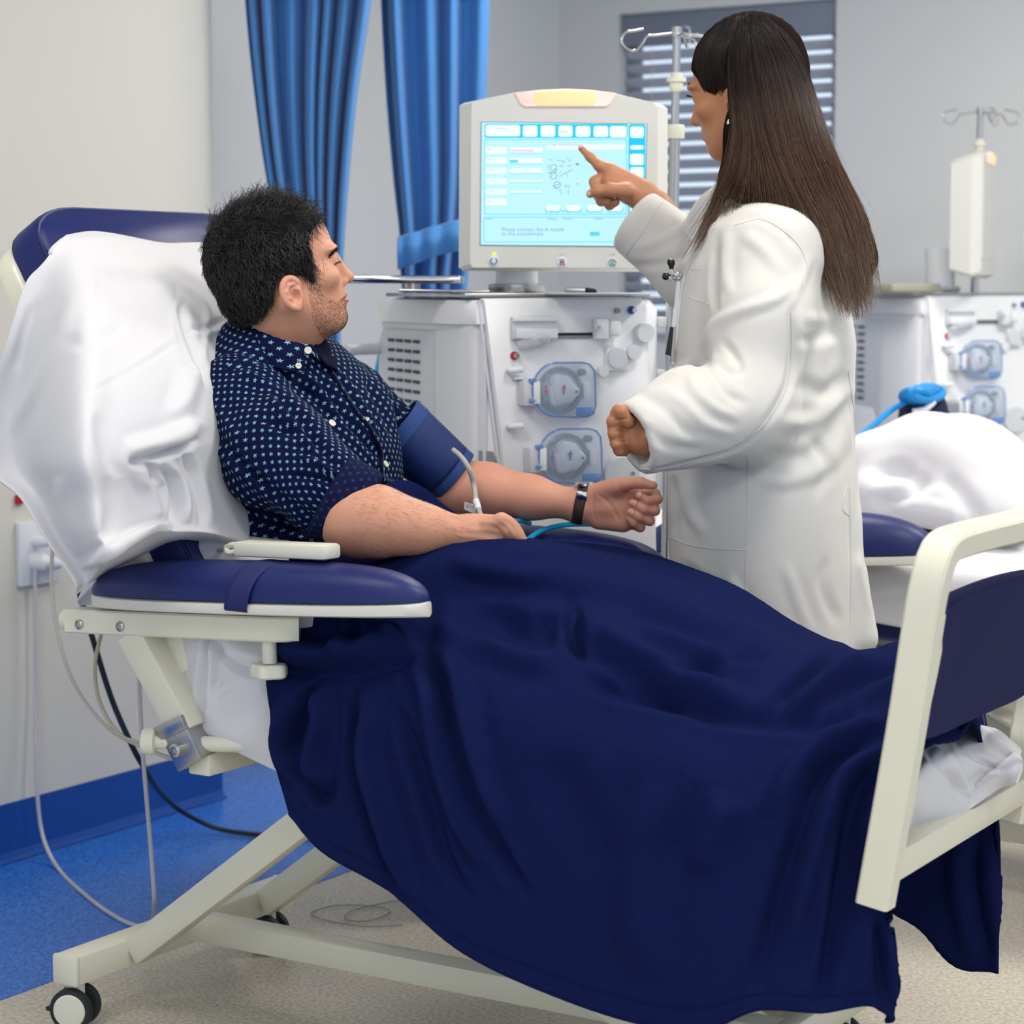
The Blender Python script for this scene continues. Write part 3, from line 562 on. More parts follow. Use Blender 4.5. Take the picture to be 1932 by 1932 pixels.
# ================================================================== DIALYSIS MACHINE
def make_machine(off, label, full):
    A = math.radians(20); n = np.array([math.sin(A), -math.cos(A), 0]); r = np.array([math.cos(A), math.sin(A), 0]); P0 = np.array([-.0905, 4.45, 0])
    T = np.asarray(off, float)
    def fp(x, y, o=0): return onplane(x, y, n, n @ (P0 + n * o))          # photo point on the front plane (first machine)
    def loc(P): q = P - P0; return q @ r, P[2]
    def at(x, z, d): return P0 + r * x - n * d + Zv * z + T
    def f3(x, y, o=0): a, z = loc(fp(x, y, o)); return at(a, z, -o)
    mc = thing('dialysis_machine', label, 'machine', at(.2, 0, .3))
    part = lambda nm, m, prims, par=None, sharp=35: (lambda q: ([q.add(*p) for p in prims], q.out(nm, m, par or mc, sharp=sharp))[1])(MB())
    # body shell in plan
    plan = [(.0, .02), (.006, .006), (.02, .0), (.41, .0), (.425, .015), (.425, .58), (.41, .6), (-.00, .6), (-.015, .585), (-.015, .16), (-.008, .12), (0, .11)]
    plan = [(.015, .015), (.03, .003), (.06, -.002), (.40, -.002), (.418, .015), (.42, .58), (.40, .6), (.02, .6), (.0, .58), (.0, .19), (.003, .11), (.008, .05)]
    V = []; zz = [(.10, .0), (1.20, 0), (1.235, 0), (1.252, .012), (1.257, .03)]
    cx, cd_ = .21, .3
    for z, ins in zz:
        for x, d in plan: V.append(at(x + np.sign(cx - x) * ins, z, d + np.sign(cd_ - d) * ins))
    k = len(plan); Fc = [(i * k + j, i * k + (j + 1) % k, (i + 1) * k + (j + 1) % k, (i + 1) * k + j) for i in range(len(zz) - 1) for j in range(k)] + [tuple(range(k)), tuple((len(zz) - 1) * k + j for j in range(k))[::-1]]
    part('body', 'machine', [(V, Fc)], sharp=50)
    # side panel with vents (left face)
    def side(d, z, o=.0): return at(-.004 - o, z, d)
    sp = [(.18, .30), (.18, 1.215)] ; ol = [(.185, .30), (.185, 1.19)]
    for a in np.linspace(0, 90, 8): ol.append((.54 + .045 * math.sin(math.radians(a)) - 0, 1.19 - .06 * (1 - math.cos(math.radians(a)))))
    ol.append((.585, .30)); pan = part('side_panel', 'machgrey', [prism([side(d, z, -.003) for d, z in ol], -r, .006, .003)], sharp=50)
    sl = MB()
    vent0 = None
    for cI in range(4):
        for rI in range(11):
            d = .481 - cI * .060; z = 1.190 - .025 - rI * .0212
            if vent0 is None:
                q = MB(); q.add(*rbox(side(d, z, .0055), (n, Zv, r), (.021, .0034, .0012), .001)); vent0 = q.out('vent_slot', 'vent', pan); vent0['_o'] = 0; d0, z0 = d, z
            else:
                c_ = vent0.copy(); COL.objects.link(c_); c_.location = list((side(d, z) - side(d0, z0)))
    part('lower_side_panel', 'machgrey', [prism([side(a, b_, .001) for a, b_ in ((.21, .35), (.21, .90), (.23, .925), (.57, .935), (.57, .35))], -r, .006, .003)], sharp=50)
    # column between side and front
    part('corner_column', 'machgrey', [prism([at(x, .12, d) for x, d in ((-.008, .175), (-.004, .10), (.01, .03), (.035, -.008), (.045, .0), (.03, .12), (.02, .175))], Zv, 1.07, .004)], sharp=60)
    part('top_lid', 'machine', [prism([at(x, 1.205, d) for x, d in ((-.012, .57), (-.014, .16), (-.004, .06), (.02, -.004), (.05, -.012), (.12, -.01), (.12, .58))][::-1], Zv, .048, .010)], sharp=50)
    part('top_tray', 'steel', [rbox(at(.20, 1.263, .28), (r, n, Zv), (.20, .27, .004), .002)])
    # front panel slanted on its left side
    fpo = [(906, 563), (1205, 561), (1216, 575), (1224, 700), (1232, 950), (1238, 1200), (1000, 1210), (962, 1000), (945, 893)]
    fr = part('front_panel', 'machine', [prism([f3(x, y, 0) for x, y in fpo], n, .016, .006)], sharp=50)
    part('seam', 'socket', [tube([f3(x, y, .004) for x, y in ((903, 566), (917, 690), (943, 892), (965, 1030))], .0035, 6)])
    part('lower_inset', 'machdark', [prism([f3(x, y, .002) for x, y in ((903, 850), (930, 852), (937, 870), (940, 900), (948, 980), (903, 980))], n, .002)])
    fo = .016
    def disc(nm, m, x, y, rad, h, o=fo, par=None, prof=None, seg=28): return part(nm, m, [lathe(f3(x, y, o), n, prof or [(rad, -.002), (rad, h * .7), (rad * .93, h), (.0005, h)], seg)], par)
    def box(nm, m, x0, y0, x1, y1, h, o=fo, bev=.002, par=None):
        c = (f3(x0, y0, o) + f3(x1, y1, o)) / 2; a0, z0 = loc(fp(x0, y0, o)); a1, z1 = loc(fp(x1, y1, o))
        return part(nm, m, [rbox(c + n * h / 2, (r, Zv, n), (abs(a1 - a0) / 2, abs(z1 - z0) / 2, h / 2), bev)], par)
    # recess frame + inner block
    fb = box('sensor_housing', 'machgrey', 963, 598, 1046, 640, .010)
    box('housing_lip', 'machine', 963, 598, 1046, 606, .020, par=fb); box('housing_lip', 'machine', 968, 620, 1046, 638, .022, par=fb)
    cl = part('clear_clamp', 'clear', [tube([f3(976, 653, .03), f3(1000, 646, .035), f3(1020, 640, .035), f3(1038, 634, .03)], [.010, .012, .012, .008], 12)])
    for x, y in ((985, 650), (1005, 645), (1024, 640)): disc('clamp_ring', 'clear', x, y, .008, .022, .02, cl)
    box('card_slot', 'blackpl', 1048, 628, 1120, 633, .003); box('slot_lip', 'machdark', 1048, 633, 1120, 638, .004)
    c1 = disc('connector', 'redp', 970, 671, .0085, .004); disc('connector_pin', 'chrome', 971, 671, .0055, .016, fo, c1)
    c1 = disc('connector', 'bluering', 1191, 585, .0085, .005); disc('connector_pin', 'steel', 1192, 585, .0050, .016, fo, c1)
    disc('socket', 'machdark', 1163, 586, .0055, .010)
    hk = box('line_clamp', 'machine', 1116, 600, 1140, 640, .030, bev=.005); disc('clamp_knob', 'machgrey', 1127, 617, .007, .006, fo + .03, hk); disc('clamp_screw', 'steel', 1127, 617, .003, .008, fo + .03, hk)
    box('line_clamp_body', 'machine', 1140, 603, 1162, 634, .034, bev=.008)
    disc('bubble_detector', 'machgrey', 1160, 675, .022, .018); disc('bubble_detector', 'machgrey', 1190, 664, .016, .022)
    disc('pressure_port', 'machine', 1135, 700, .012, .014); disc('side_dial', 'machgrey', 1212, 628, .020, .020)
    box('holder_arm', 'machine', 1140, 650, 1185, 700, .012, bev=.006)
    for y in (699, 805):
        h_ = part('line_hook', 'machine', [tube([f3(960, y, .004), f3(962, y, .03), f3(986, y - 2, .032)], [.005, .006, .007], 10, 12)])
    box('hinge_plate', 'machine', 966, 712, 986, 716, .012)
    # pumps
    def pump(dx, dy, colm, arrow):
        cx, cy = 1046 + dx, 735 + dy
        pm = box('pump_housing', 'machgrey', 975 + dx, 718 + dy, 1008 + dx, 764 + dy, .040, bev=.004)
        box('pump_hinge', 'machine', 992 + dx, 718 + dy, 1004 + dx, 760 + dy, .046, par=pm)
        sh = [(1008, 735)] ; ol = []
        for a in np.linspace(255, 95, 14): ol.append((1052 + 47 * math.cos(math.radians(a)), 735 - 51 * math.sin(math.radians(a))))
        ol += [(1100, 684), (1113, 688), (1121, 699), (1123, 720), (1124, 765), (1119, 781), (1108, 786), (1080, 787)]
        ol = [(x + dx, y + dy) for x, y in ol]
        bk = part('pump_tray', 'machgrey', [prism([f3(x, y, fo) for x, y in ol], n, .010, .003)], sharp=50)
        cc = np.mean([f3(x, y, 0) for x, y in ol], axis=0)
        cvr = part('pump_cover', 'clearblue', [prism([f3(x, y, fo + .040) for x, y in ol], n, .004, .002)], bk, 50)
        P = [f3(x, y, fo + .006) for x, y in ol]; P2 = [f3(x, y, fo + .042) for x, y in ol]; kk = len(P)
        part('cover_wall', 'clearblue', [(np.array(P + P2), [(i, (i + 1) % kk, kk + (i + 1) % kk, kk + i) for i in range(kk)])], bk)
        part('cover_edge', 'blueedge', [tube(P2 + [P2[0]], .0022, 6)], bk)
        # tube channel ring and rotor
        rc = f3(cx, cy, 0); part('pump_race', 'machdark', [lathe(rc, n, [(.047, fo + .008), (.047, fo + .018), (.040, fo + .018), (.040, fo + .006), (.001, fo + .006)], 40)], bk)
        rot = []
        for i in range(48):
            a = 2 * math.pi * i / 48; rr = .031 + .0035 * math.cos(3 * a + .6) + .002 * math.cos(6 * a); rot.append(rc + rr * (math.cos(a) * r + math.sin(a) * Zv) + n * (fo + .010))
        ro = part('rotor', 'socket', [prism(rot, n, .024, .004)], bk, 50)
        part('rotor_ridge', 'machgrey', [bar(f3(cx - 8, cy - 22, fo + .034), f3(cx + 8, cy + 26, fo + .034), .003, .003)], ro)
        for sx, sg in ((-17, 1), (19, -1)):
            ar = [(0, -9), (4, -9), (3, 2), (8, 1), (0, 10), (-4, 1), (-1, 2)]
            part('arrow', colm, [prism([f3(cx + sx + a * sg * .8, cy + b_ * sg, fo + .0345) for a, b_ in ar], n, .0012)], ro)
        for x0, y0, x1, y1 in ((1086, 768, 1117, 783),): box('cover_latch', 'bluering' if 0 else 'blueedge', x0 + dx, y0 + dy, x1 + dx, y1 + dy, .006, fo + .042, par=bk)
        for yy in (714, 752): box('cover_hinge', 'blueedge', 996 + dx, yy + dy, 1010 + dx, yy + 8 + dy, .012, fo + .034, par=bk)
        disc('channel_knob', 'machdark', 1095 + dx, 702 + dy, .007, .016, fo + .01, bk); box('tube_guide', 'machine', 1098 + dx, 722 + dy, 1108 + dx, 752 + dy, .012, fo + .01, par=bk)
        disc('dot', 'greenp', 1088 + dx, 739 + dy, .003, .002, fo + .035, bk)
    pump(0, 0, 'redp', 1); pump(12, 125, 'bluep', 1)
    disc('lower_port_cover', 'machgrey', 1172, 897, .040, .010); disc('port_dot', 'machdark', 1194, 893, .004, .004, fo + .01)
    # right hand side fittings
    part('side_bracket', 'machgrey', [bar(at(.42, loc(fp(1230, 608))[1], .03), at(.50, loc(fp(1230, 608))[1], .03), .03, .022)])
    part('side_bracket', 'machgrey', [bar(at(.42, loc(fp(1230, 706))[1], .03), at(.50, loc(fp(1230, 706))[1], .03), .03, .016)])
    part('side_post', 'machdark', [bar(at(.43, 1.16, .02), at(.43, 1.08, .02), .012, .012)])
    sd = part('side_roller', 'blackpl', [lathe(at(.445, loc(fp(1240, 668))[1], .01), r, [(.018, 0), (.026, .004), (.026, .014), (.020, .016)], 24)]); part('roller_cap', 'machgrey', [lathe(at(.462, loc(fp(1240, 668))[1], .01), r, [(.022, 0), (.030, .006), (.030, .03), (.012, .045)], 24)], sd)
    part('lower_cabinet', 'machgrey', [rbox(at(.415, .93, .10), (r, n, Zv), (.020, .08, .07), .006)]); part('cabinet_latch', 'blackpl', [rbox(at(.437, .955, .03), (r, n, Zv), (.003, .006, .014), .001)])
    # left handle
    part('push_handle', 'machgrey', [tube([at(-.02, 1.145, .60), at(-.02, 1.145, .72)], .013, 16) if 0 else lathe(at(.0, 1.143, .585), -r * .9 - n * -.45, [(.012, -.02), (.0125, .05), (.0125, .10), (.010, .104)], 18)])
    # neck + monitor
    nk = part('neck_ring', 'steel', [lathe(f3(975, 552, -.12), Zv, [(.056, 0), (.058, .003), (.058, .016), (.052, .018)], 36)])
    mo = f3(975, 540, -.12); part('neck', 'machgrey', [lathe(mo + Zv * -.005, Zv, [(.044, 0), (.042, .05), (.046, .12)], 32)])
    yaw = math.radians(0 if full else 72); rm = np.array([math.cos(yaw), math.sin(yaw), 0]); nm_ = np.array([math.sin(yaw), -math.cos(yaw), 0])
    Ym = 4.53; cm = oY(1064, 345, Ym); mc0 = cm.copy()
    sx, sy = Ym / FPX, Ym / FPX
    def mp(x, y, o=0): dx = (x - 1064) * sx; dz = oY(1064, y, Ym)[2]; q = (mc0 if full else mc0) ; return np.array([q[0], q[1], 0]) + T + rm * dx * 1.0 + nm_ * o + Zv * dz
    back = [(869, 199), (878, 194), (975, 174), (1020, 170), (1065, 168), (1110, 170), (1157, 176), (1245, 197), (1257, 205), (1258, 505), (1252, 513), (875, 511), (867, 505)]
    front = [(892, 197), (900, 193), (975, 178), (1020, 173), (1065, 171), (1110, 173), (1157, 180), (1228, 196), (1237, 203), (1237, 498), (1232, 505), (894, 505), (889, 498)]
    inner = [(mp(*p, -.06) + (mp(1064, 345, -.06) - mp(*p, -.06)) * .10) for p in back]
    Vb = [mp(*p, 0) for p in back] ; Vf = [mp(*p, .028) for p in front]; Vk = inner; k = len(back)
    Vm = np.array(Vk + Vb + Vf); Fm = [(i + a * k, (i + 1) % k + a * k, (i + 1) % k + (a + 1) * k, i + (a + 1) * k) for a in (0, 1) for i in range(k)] + [tuple(range(k))[::-1], tuple(range(2 * k, 3 * k))]
    mon = part('monitor', 'bezel', [(Vm, Fm)], sharp=25)
    M.setdefault('alarm', mat('alarm_lamp', '#d8b890', .4, emit='#ffcf8e', estr=.55)); M.setdefault('alarmside', mat('alarm_lamp_edge', '#f1d9d4', .3, emit='#ffc9b8', estr=.35))
    lampo = [(972, 177), (1020, 172), (1065, 170), (1110, 172), (1160, 178), (1150, 197), (1143, 203), (990, 203), (982, 197)]
    part('alarm_lamp', 'alarmside', [prism([mp(x, y, .026) for x, y in lampo], nm_, .008, .003)], mon, 50)
    lampi = [(1008, 176), (1065, 172), (1120, 175), (1125, 190), (1118, 202), (1012, 202), (1004, 190)]
    part('lamp_glow', 'alarm', [prism([mp(x, y, .030) for x, y in lampi], nm_, .006, .003)], mon, 50)
    M.setdefault('screen', mat('screen_glow', '#000000', .2, emit='#bdf2fb', estr=.82)); M.setdefault('scr_white', mat('screen_white', '#000000', .3, emit='#e6fbff', estr=.9)); M.setdefault('scr_cyan', mat('screen_cyan', '#000000', .3, emit='#08c8f2', estr=.85))
    M.setdefault('scr_line', mat('screen_line', '#000000', .3, emit='#62dcf4', estr=.8)); M.setdefault('scr_grey', mat('screen_grey', '#000000', .3, emit='#7fb0cc', estr=.7)); M.setdefault('scr_pale', mat('screen_pale', '#000000', .3, emit='#d9f2e0', estr=1.0)); M.setdefault('scr_pink', mat('screen_pink', '#000000', .3, emit='#e8c3e8', estr=1.0))
    M.setdefault('sframe', mat('screen_frame', '#8fa9ba', .4))
    if not full:
        part('screen', 'bezel', [prism([mp(x, y, .027) for x, y in ((910, 232), (1216, 236), (1212, 464), (908, 462))][::-1], nm_, .003)], mon); 
    else:
        part('screen_frame', 'sframe', [prism([mp(x, y, .027) for x, y in ((909, 231), (1218, 235), (1214, 467), (907, 464))][::-1], nm_, .0022)], mon)
        sc = part('screen', 'screen', [prism([mp(x, y, .028) for x, y in ((911, 233), (1216, 237), (1212, 465), (909, 462))][::-1], nm_, .0022)], mon)
        def rr(nm, m, x0, y0, x1, y1, rad=5, o=.0312):
            w_, h_ = (x1 - x0), (y1 - y0); pts = rrect(w_, h_, min(rad, w_ / 2.1, h_ / 2.1), 4); return ([mp((x0 + x1) / 2 + a, (y0 + y1) / 2 + b_, o) for a, b_ in pts], [tuple(range(len(pts)))])
        def lay(nm, m, rects, o, rad=5):
            for R_ in rects: q = MB(); q.add(*rr(nm, m, *R_, rad=rad, o=o)); q.out(nm, m, sc, False)
        lay('menu_strip', 'scr_cyan', [(916, 236, 1181, 262), (1183, 237, 1214, 464)], .0306, 4)
        lay('menu_button', 'scr_white', [(918, 238, 982, 259), (987, 239, 1014, 260), (1020, 239, 1047, 260), (1053, 239, 1079, 260), (1085, 240, 1112, 260), (1118, 240, 1145, 260), (1148, 240, 1179, 261), (1186, 241, 1211, 262), (1186, 276, 1211, 284), (1186, 292, 1211, 313), (1186, 317, 1211, 337), (1186, 342, 1211, 360), (1186, 390, 1211, 410), (1186, 414, 1211, 434)], .0309, 4)
        lay('button_shade', 'scr_pale', [(1055, 249, 1078, 259), (1187, 327, 1210, 336)], .0311, 2)
        lay('panel_outline', 'scr_line', [(915, 264, 1180, 406), (914, 410, 1180, 458)], .0306, 4); lay('panel_fill', 'screen', [(916.5, 265.5, 1178.5, 404.5), (915.5, 411.5, 1178.5, 456.5)], .0308, 4)
        lay('value_box', 'scr_white', [(918, 279, 957, 292), (918, 299, 957, 310), (918, 318, 957, 329), (918, 338, 957, 349), (918, 358, 957, 368), (918, 376, 957, 388), (963, 280, 1023, 290), (963, 300, 1023, 310), (963, 319, 1023, 328), (963, 341, 1023, 345), (963, 361, 1023, 365), (1032, 275, 1176, 284)], .0311, 2)
        lay('bar_line', 'scr_line', [(963, 290, 1023, 291.2), (963, 310, 1023, 311.2), (963, 328, 1023, 329.2), (963, 345, 1023, 346.2), (963, 365, 1023, 366.2), (963, 303, 978, 309)], .0313, .4); lay('bar_line', 'scr_pink', [(963, 283, 1008, 289)], .0314, .5)
        lay('tab', 'scr_line', [(1028 + 38.5 * i, 392, 1058 + 38.5 * i, 402) for i in range(4)], .0311, 5); lay('tab_fill', 'scr_white', [(1030 + 38.5 * i, 388, 1056 + 38.5 * i, 399.5) for i in range(4)], .0313, 4)
        # diagram of rings and lines
        q = MB()
        for x, y in ((1044, 318), (1044, 333), (1051, 350)): q.add(*tube([mp(x + 6 * math.cos(a), y + 6 * math.sin(a), .0315) for a in np.linspace(0, 2 * math.pi, 24)], .0007, 4))
        rn = np.random.default_rng(5)
        for _ in range(34):
            x, y = rn.uniform(1034, 1074), rn.uniform(300, 364); a = rn.choice([0, math.pi / 2, -.5]); l_ = rn.uniform(3, 9); q.add(*tube([mp(x, y, .0315), mp(x + l_ * math.cos(a), y + l_ * math.sin(a), .0315)], .0006, 4))
        q.out('diagram', 'scr_grey', sc); q = MB(); q.add(*rr('', '', 1085, 310, 1091, 313, .8, .0314)); q.out('mark', 'greenp', sc, False); q = MB(); q.add(*rr('', '', 1087, 347, 1090, 349, .6, .0314)); q.out('mark', 'redp', sc, False)
        def tx(s_, x, y, h, m='scr_grey', al='LEFT'): text_mesh(s_, h * sx * 1.35, mp(x, y, .0312), rm, Zv, 'lettering', m, sc, al)
        tx('Please connect the A nozzle', 948, 437, 7.5); tx('to the concentrate', 948, 445, 7.5); tx('1 Type of blood circuit', 1033, 277, 4.5); tx('Alarm', 1113, 442, 3.6); tx('Rinse', 1057, 252.5, 4.5)
        for i, s_ in enumerate(('UF', 'UFR', 'TMP', 'Cond', 'Temp', 'Flow')): tx(s_, 921, 285 + 19.6 * i, 4.2)
        tx('Treatment', 934, 246, 4); tx('Blood', 1060, 401, 4); tx('Back', 1038, 400, 3.5, al='LEFT'); tx('0.00 L', 918, 416, 4.5); tx('Dialysis', 1033, 416, 4.5); tx('Profile', 1062, 416, 4.5); tx('0.000 L', 1120, 416, 4.5)
        lay('icon', 'scr_line', [(1112, 438, 1130, 446)], .0309, 1)
        # bezel buttons
        def bt(x, y, m, dr):
            b_ = part('button', 'socket', [lathe(mp(x, y, .028), nm_, [(.0105, -.001), (.0105, .002), (.009, .003), (.0005, .003)], 28)], mon); dr(b_, x, y, m)
        def d_power(b_, x, y, m): part('symbol', m, [tube([mp(x + 6 * math.sin(a), y - 6 * math.cos(a), .0315) for a in np.linspace(.6, 5.68, 24)], .0010, 5)], b_)
        def d_bell(b_, x, y, m):
            part('symbol', 'bluep', [tube([mp(x + a, y + c_, .0315) for a, c_ in ((-5, 5), (-3, 2), (-2.5, -3), (0, -6), (2.5, -3), (3, 2), (5, 5), (-5, 5))], .0007, 5)], b_); part('symbol', 'redp', [tube([mp(x - 5, y - 5, .0316), mp(x + 5, y + 5, .0316)], .0009, 5), tube([mp(x + 5, y - 5, .0316), mp(x - 5, y + 5, .0316)], .0009, 5)], b_)
        def d_slash(b_, x, y, m): part('symbol', m, [tube([mp(x + 6.5 * math.sin(a), y - 6.5 * math.cos(a), .0315) for a in np.linspace(0, 6.28, 30)], .0007, 5), tube([mp(x - 4, y - 3, .0316), mp(x + 4, y - 3, .0316), mp(x - 4, y + 3, .0316), mp(x + 4, y + 3, .0316)], .0010, 5)], b_)
        bt(933, 493, 'bluep', d_power); bt(1060, 495, 'redp', d_bell); bt(1154, 496, 'greenp', d_slash)
        M['led'] = mat('green_led', '#8edb2a', .4, emit='#b9f03c', estr=1.0); part('indicator', 'led', [lathe(mp(934, 480, .028), nm_, [(.0038, -.001), (.0038, .001), (.001, .002)], 14)], mon)
        for x in (1060, 1154): text_mesh('MUTE' if x < 1100 else 'HOLD', .004, mp(x, 482, .028), rm, Zv, 'lettering', 'machdark', mon, 'CENTER')
    return mc, at, f3, loc, fp, n, r
mach1, at1, f31, loc1, fp1, nM, rM = make_machine((0, 0, 0), 'white dialysis machine with lit touch screen that the woman points at', True)
mach2 = make_machine(Lv * 2.36, 'blurred second dialysis machine against the far right wall', False)[0]
# shelf tray, arm, clipboard and pen on top of the first machine
tr = thing('steel_tray', 'flat steel tray on an arm left of the machine screen', 'tray', oY(770, 535, 4.55))
zt = oY(770, 530, 4.55)[2]; c0 = oY(655, 531, 4.55); c1 = oY(872, 531, 4.55)
q = MB(); q.add(*rbox((c0 + c1) / 2 + np.array([0, .12, .004]), np.eye(3), ((c1[0] - c0[0]) / 2, .14, .008), .006)); q.out('plate', 'chrome', tr)
q = MB(); q.add(*bar(oY(752, 548, 4.55), oY(925, 550, 4.55), .03, .006)); q.add(*lathe(oY(778, 548, 4.57), Zv, [(.016, 0), (.016, .014)], 16)); q.out('arm', 'steel', tr)
q = MB(); q.add(*rbox(oY(1115, 557, 4.50) + np.array([0, .08, .0035]), (rM, nM, Zv), (.11, .13, .0015), .001)); tag(q.out('clipboard', 'paper'), 'thin sheaf of paper lying on top of the machine', 'paper')
pn_ = thing('pen', 'silver and black pen lying on top of the machine', 'pen', oY(1095, 549, 4.5))
q = MB(); q.add(*tube([oY(1064, 548, 4.47), oY(1070, 547, 4.47), oY(1105, 548, 4.46)], [.003, .0055, .0055], 12)); q.out('barrel', 'steel', pn_); q = MB(); q.add(*tube([oY(1105, 548, 4.46), oY(1120, 549, 4.46), oY(1126, 550, 4.46)], [.0057, .005, .002], 12)); q.out('cap', 'blackpl', pn_)
# IV poles
def iv_pole(x, ytop, ybot, Y, label, T=np.zeros(3), yc=((155, 12), (250, 12))):
    base = oY(x - 10, ybot, Y) + T; top = oY(x, ytop, Y) + T; d = (base - top) / (base - top)[2]; foot = top + d * (0.12 - top[2]) * 1
    foot = top + (base - top) / (base[2] - top[2]) * (.12 - top[2]); t = thing('drip_pole', label, 'pole', foot)
    up = unit(top - foot); q = MB(); q.add(*tube([foot, oY(x - 4, 255, Y) + T], .0115, 16)); q.out('lower_tube', 'steel', t); q = MB(); q.add(*tube([oY(x - 4, 258, Y) + T, top], .0085, 16)); q.out('upper_tube', 'steel', t)
    q = MB(); q.add(*lathe(oY(x - 1, 160, Y) + T, up, [(.010, -.014), (.014, -.008), (.014, .004), (.020, .006), (.020, .014), (.012, .016), (.012, .024)], 24)); q.out('collar', 'creamcap', t)
    q = MB(); q.add(*lathe(oY(x - 4, 262, Y) + T, up, [(.019, 0), (.020, .002), (.020, .026), (.018, .028)], 24)); q.out('clamp', 'creamcap', t)
    hd = top; q = MB(); q.add(*lathe(hd - up * .004, up, [(.011, 0), (.011, .02)], 16)); q.out('head', 'steel', t)
    s = Y / FPX
    for a, sc in ((math.pi * 1.06, 1.0), (math.pi * 1.55, .5), (.02, 1.0), (.9, .6)):
        dd = np.array([math.cos(a), math.sin(a), 0]); pts = [hd + Zv * .004, hd + dd * .045 * sc - Zv * .002, hd + dd * .062 - Zv * .004, hd + dd * .072 - Zv * .018, hd + dd * .085 - Zv * .032, hd + dd * .103 - Zv * .030, hd + dd * .115 - Zv * .014, hd + dd * .108 + Zv * .002, hd + dd * .09 + Zv * .006, hd + dd * .07 + Zv * .010]
        q = MB(); q.add(*tube(pts, .0026, 8, 44)); q.out('hook', 'chrome', t)
    return t
iv_pole(1277, 66, 590, 4.62, 'steel drip pole with hooks beside the machine screen, in front of the window')
iv_pole(1277, 66, 590, 4.62, 'faint drip pole of the blurred machine at the far right', Lv * 2.36 + np.array([-.215, 0, 0]))
tr2 = tag(mesh('tray', *rbox(oY(1690, 543, 6.55), (rM, nM, Zv), (.08, .12, .012), .004), 'olivecable'), 'small beige tray on top of the blurred second machine', 'tray')
# ================================================================== SOFT GOODS
def cp(t):
    """control point: (px, py, v) | ('u', px, py, u) | ('b', u, v, z)"""
    if t[0] == 'u': return ou(t[1], t[2], t[3])
    if t[0] == 'b': return B(*t[1:])
    return ov(*t)
def cgrid(rows): return [[cp(t) for t in r] for r in rows]
# ---- blanket: rows from near hem, over the legs, to far hem ; columns from waist to feet
R0 = [(545, 1538), (609, 1610), (732, 1683), (870, 1797), (1040, 1878), (1205, 1933), (1330, 1945), (1430, 1908), (1550, 1912), (1640, 1899), (1684, 1926)]
R1 = [(517, 1430), (590, 1480), (690, 1540), (820, 1650), (980, 1700), (1150, 1750), (1300, 1780), (1420, 1780), (1540, 1790), (1625, 1795), (1690, 1800)]
R2 = [(503, 1310), (575, 1330), (660, 1380), (780, 1450), (940, 1500), (1120, 1560), (1280, 1600), (1410, 1620), (1530, 1640), (1615, 1650), (1671, 1715)]
R3 = [(506, 1225), (575, 1225), (670, 1240), (785, 1270), (930, 1320), (1095, 1380), (1270, 1430), (1405, 1480), (1535, 1500), (1620, 1510), (1690, 1520)]
R4 = [(560, 1120), (640, 1110), (720, 1120), (825, 1140), (960, 1170), (1105, 1220), (1265, 1280), (1400, 1335), (1530, 1370), (1625, 1380), (1690, 1410)]
R5 = [(640, 1045), (700, 1046), (790, 1036), (900, 1026), (1020, 1034), (1150, 1075), (1290, 1125), (1415, 1195), (1530, 1250), (1620, 1260), (1712, 1252)]
vv = [[-.12, -.13, -.14, -.15, -.15, -.14, -.13, -.11, -.085, -.03, .0], [-.105, -.115, -.125, -.135, -.135, -.13, -.12, -.10, -.07, -.025, .008], [-.09, -.10, -.11, -.12, -.12, -.115, -.10, -.085, -.06, -.022, .008], [-.075, -.08, -.085, -.09, -.09, -.085, -.08, -.065, -.045, -.018, .005], [-.03, -.02, -.01, .0, .01, .01, .01, .015, .02, .02, .03], [.10, .09, .075, .07, .10, .17, .17, .18, .18, .18, .19]]
rows = [[(x, y, v) for (x, y), v in zip(R, V_)] for R, V_ in zip((R0, R1, R2, R3, R4, R5), vv)]
top = [(655, 1024), (712, 1022), (800, 1028), (905, 1020), (1040, 1022), (1160, 1046), (1300, 1098), (1420, 1172), (1538, 1222), (1632, 1229), (1722, 1219)]
rows.append([(x, y, .32) for x, y in top])
far1 = []; far2 = []; far3 = []
for i, (x, y) in enumerate(top):
    P = ov(x, y, .32); q = P - ORG; u = q @ Uv; z = P[2]
    far1.append(('b', u, .50, z - .03)); far2.append(('b', u + .01, .59, max(z - .14, .56) if i < 8 else .58)); 
hz = [.55, .54, .52, .50, .45, .40, .37, .34]
for i in range(8): q = cp(rows[6][i]) - ORG; far3.append(('b', q @ Uv + .02, .60, hz[i]))
far3 += [(1666, 1705, .61), (1735, 1752, .62), (1800, 1822, .63)]
rows += [far1, far2, far3]
# end column at the foot
endc = [(1676, 1930, 0.01), (1688, 1850, .012), (1680, 1730, .014), ('u', 1702, 1520, 1.53), ('u', 1724, 1440, 1.538), ('u', 1758, 1406, 1.54), ('u', 1806, 1396, 1.54), ('u', 1844, 1370, 1.54), (1886, 1570, .61), (1884, 1836, .63)]
for r_, e in zip(rows, endc): r_.append(e)
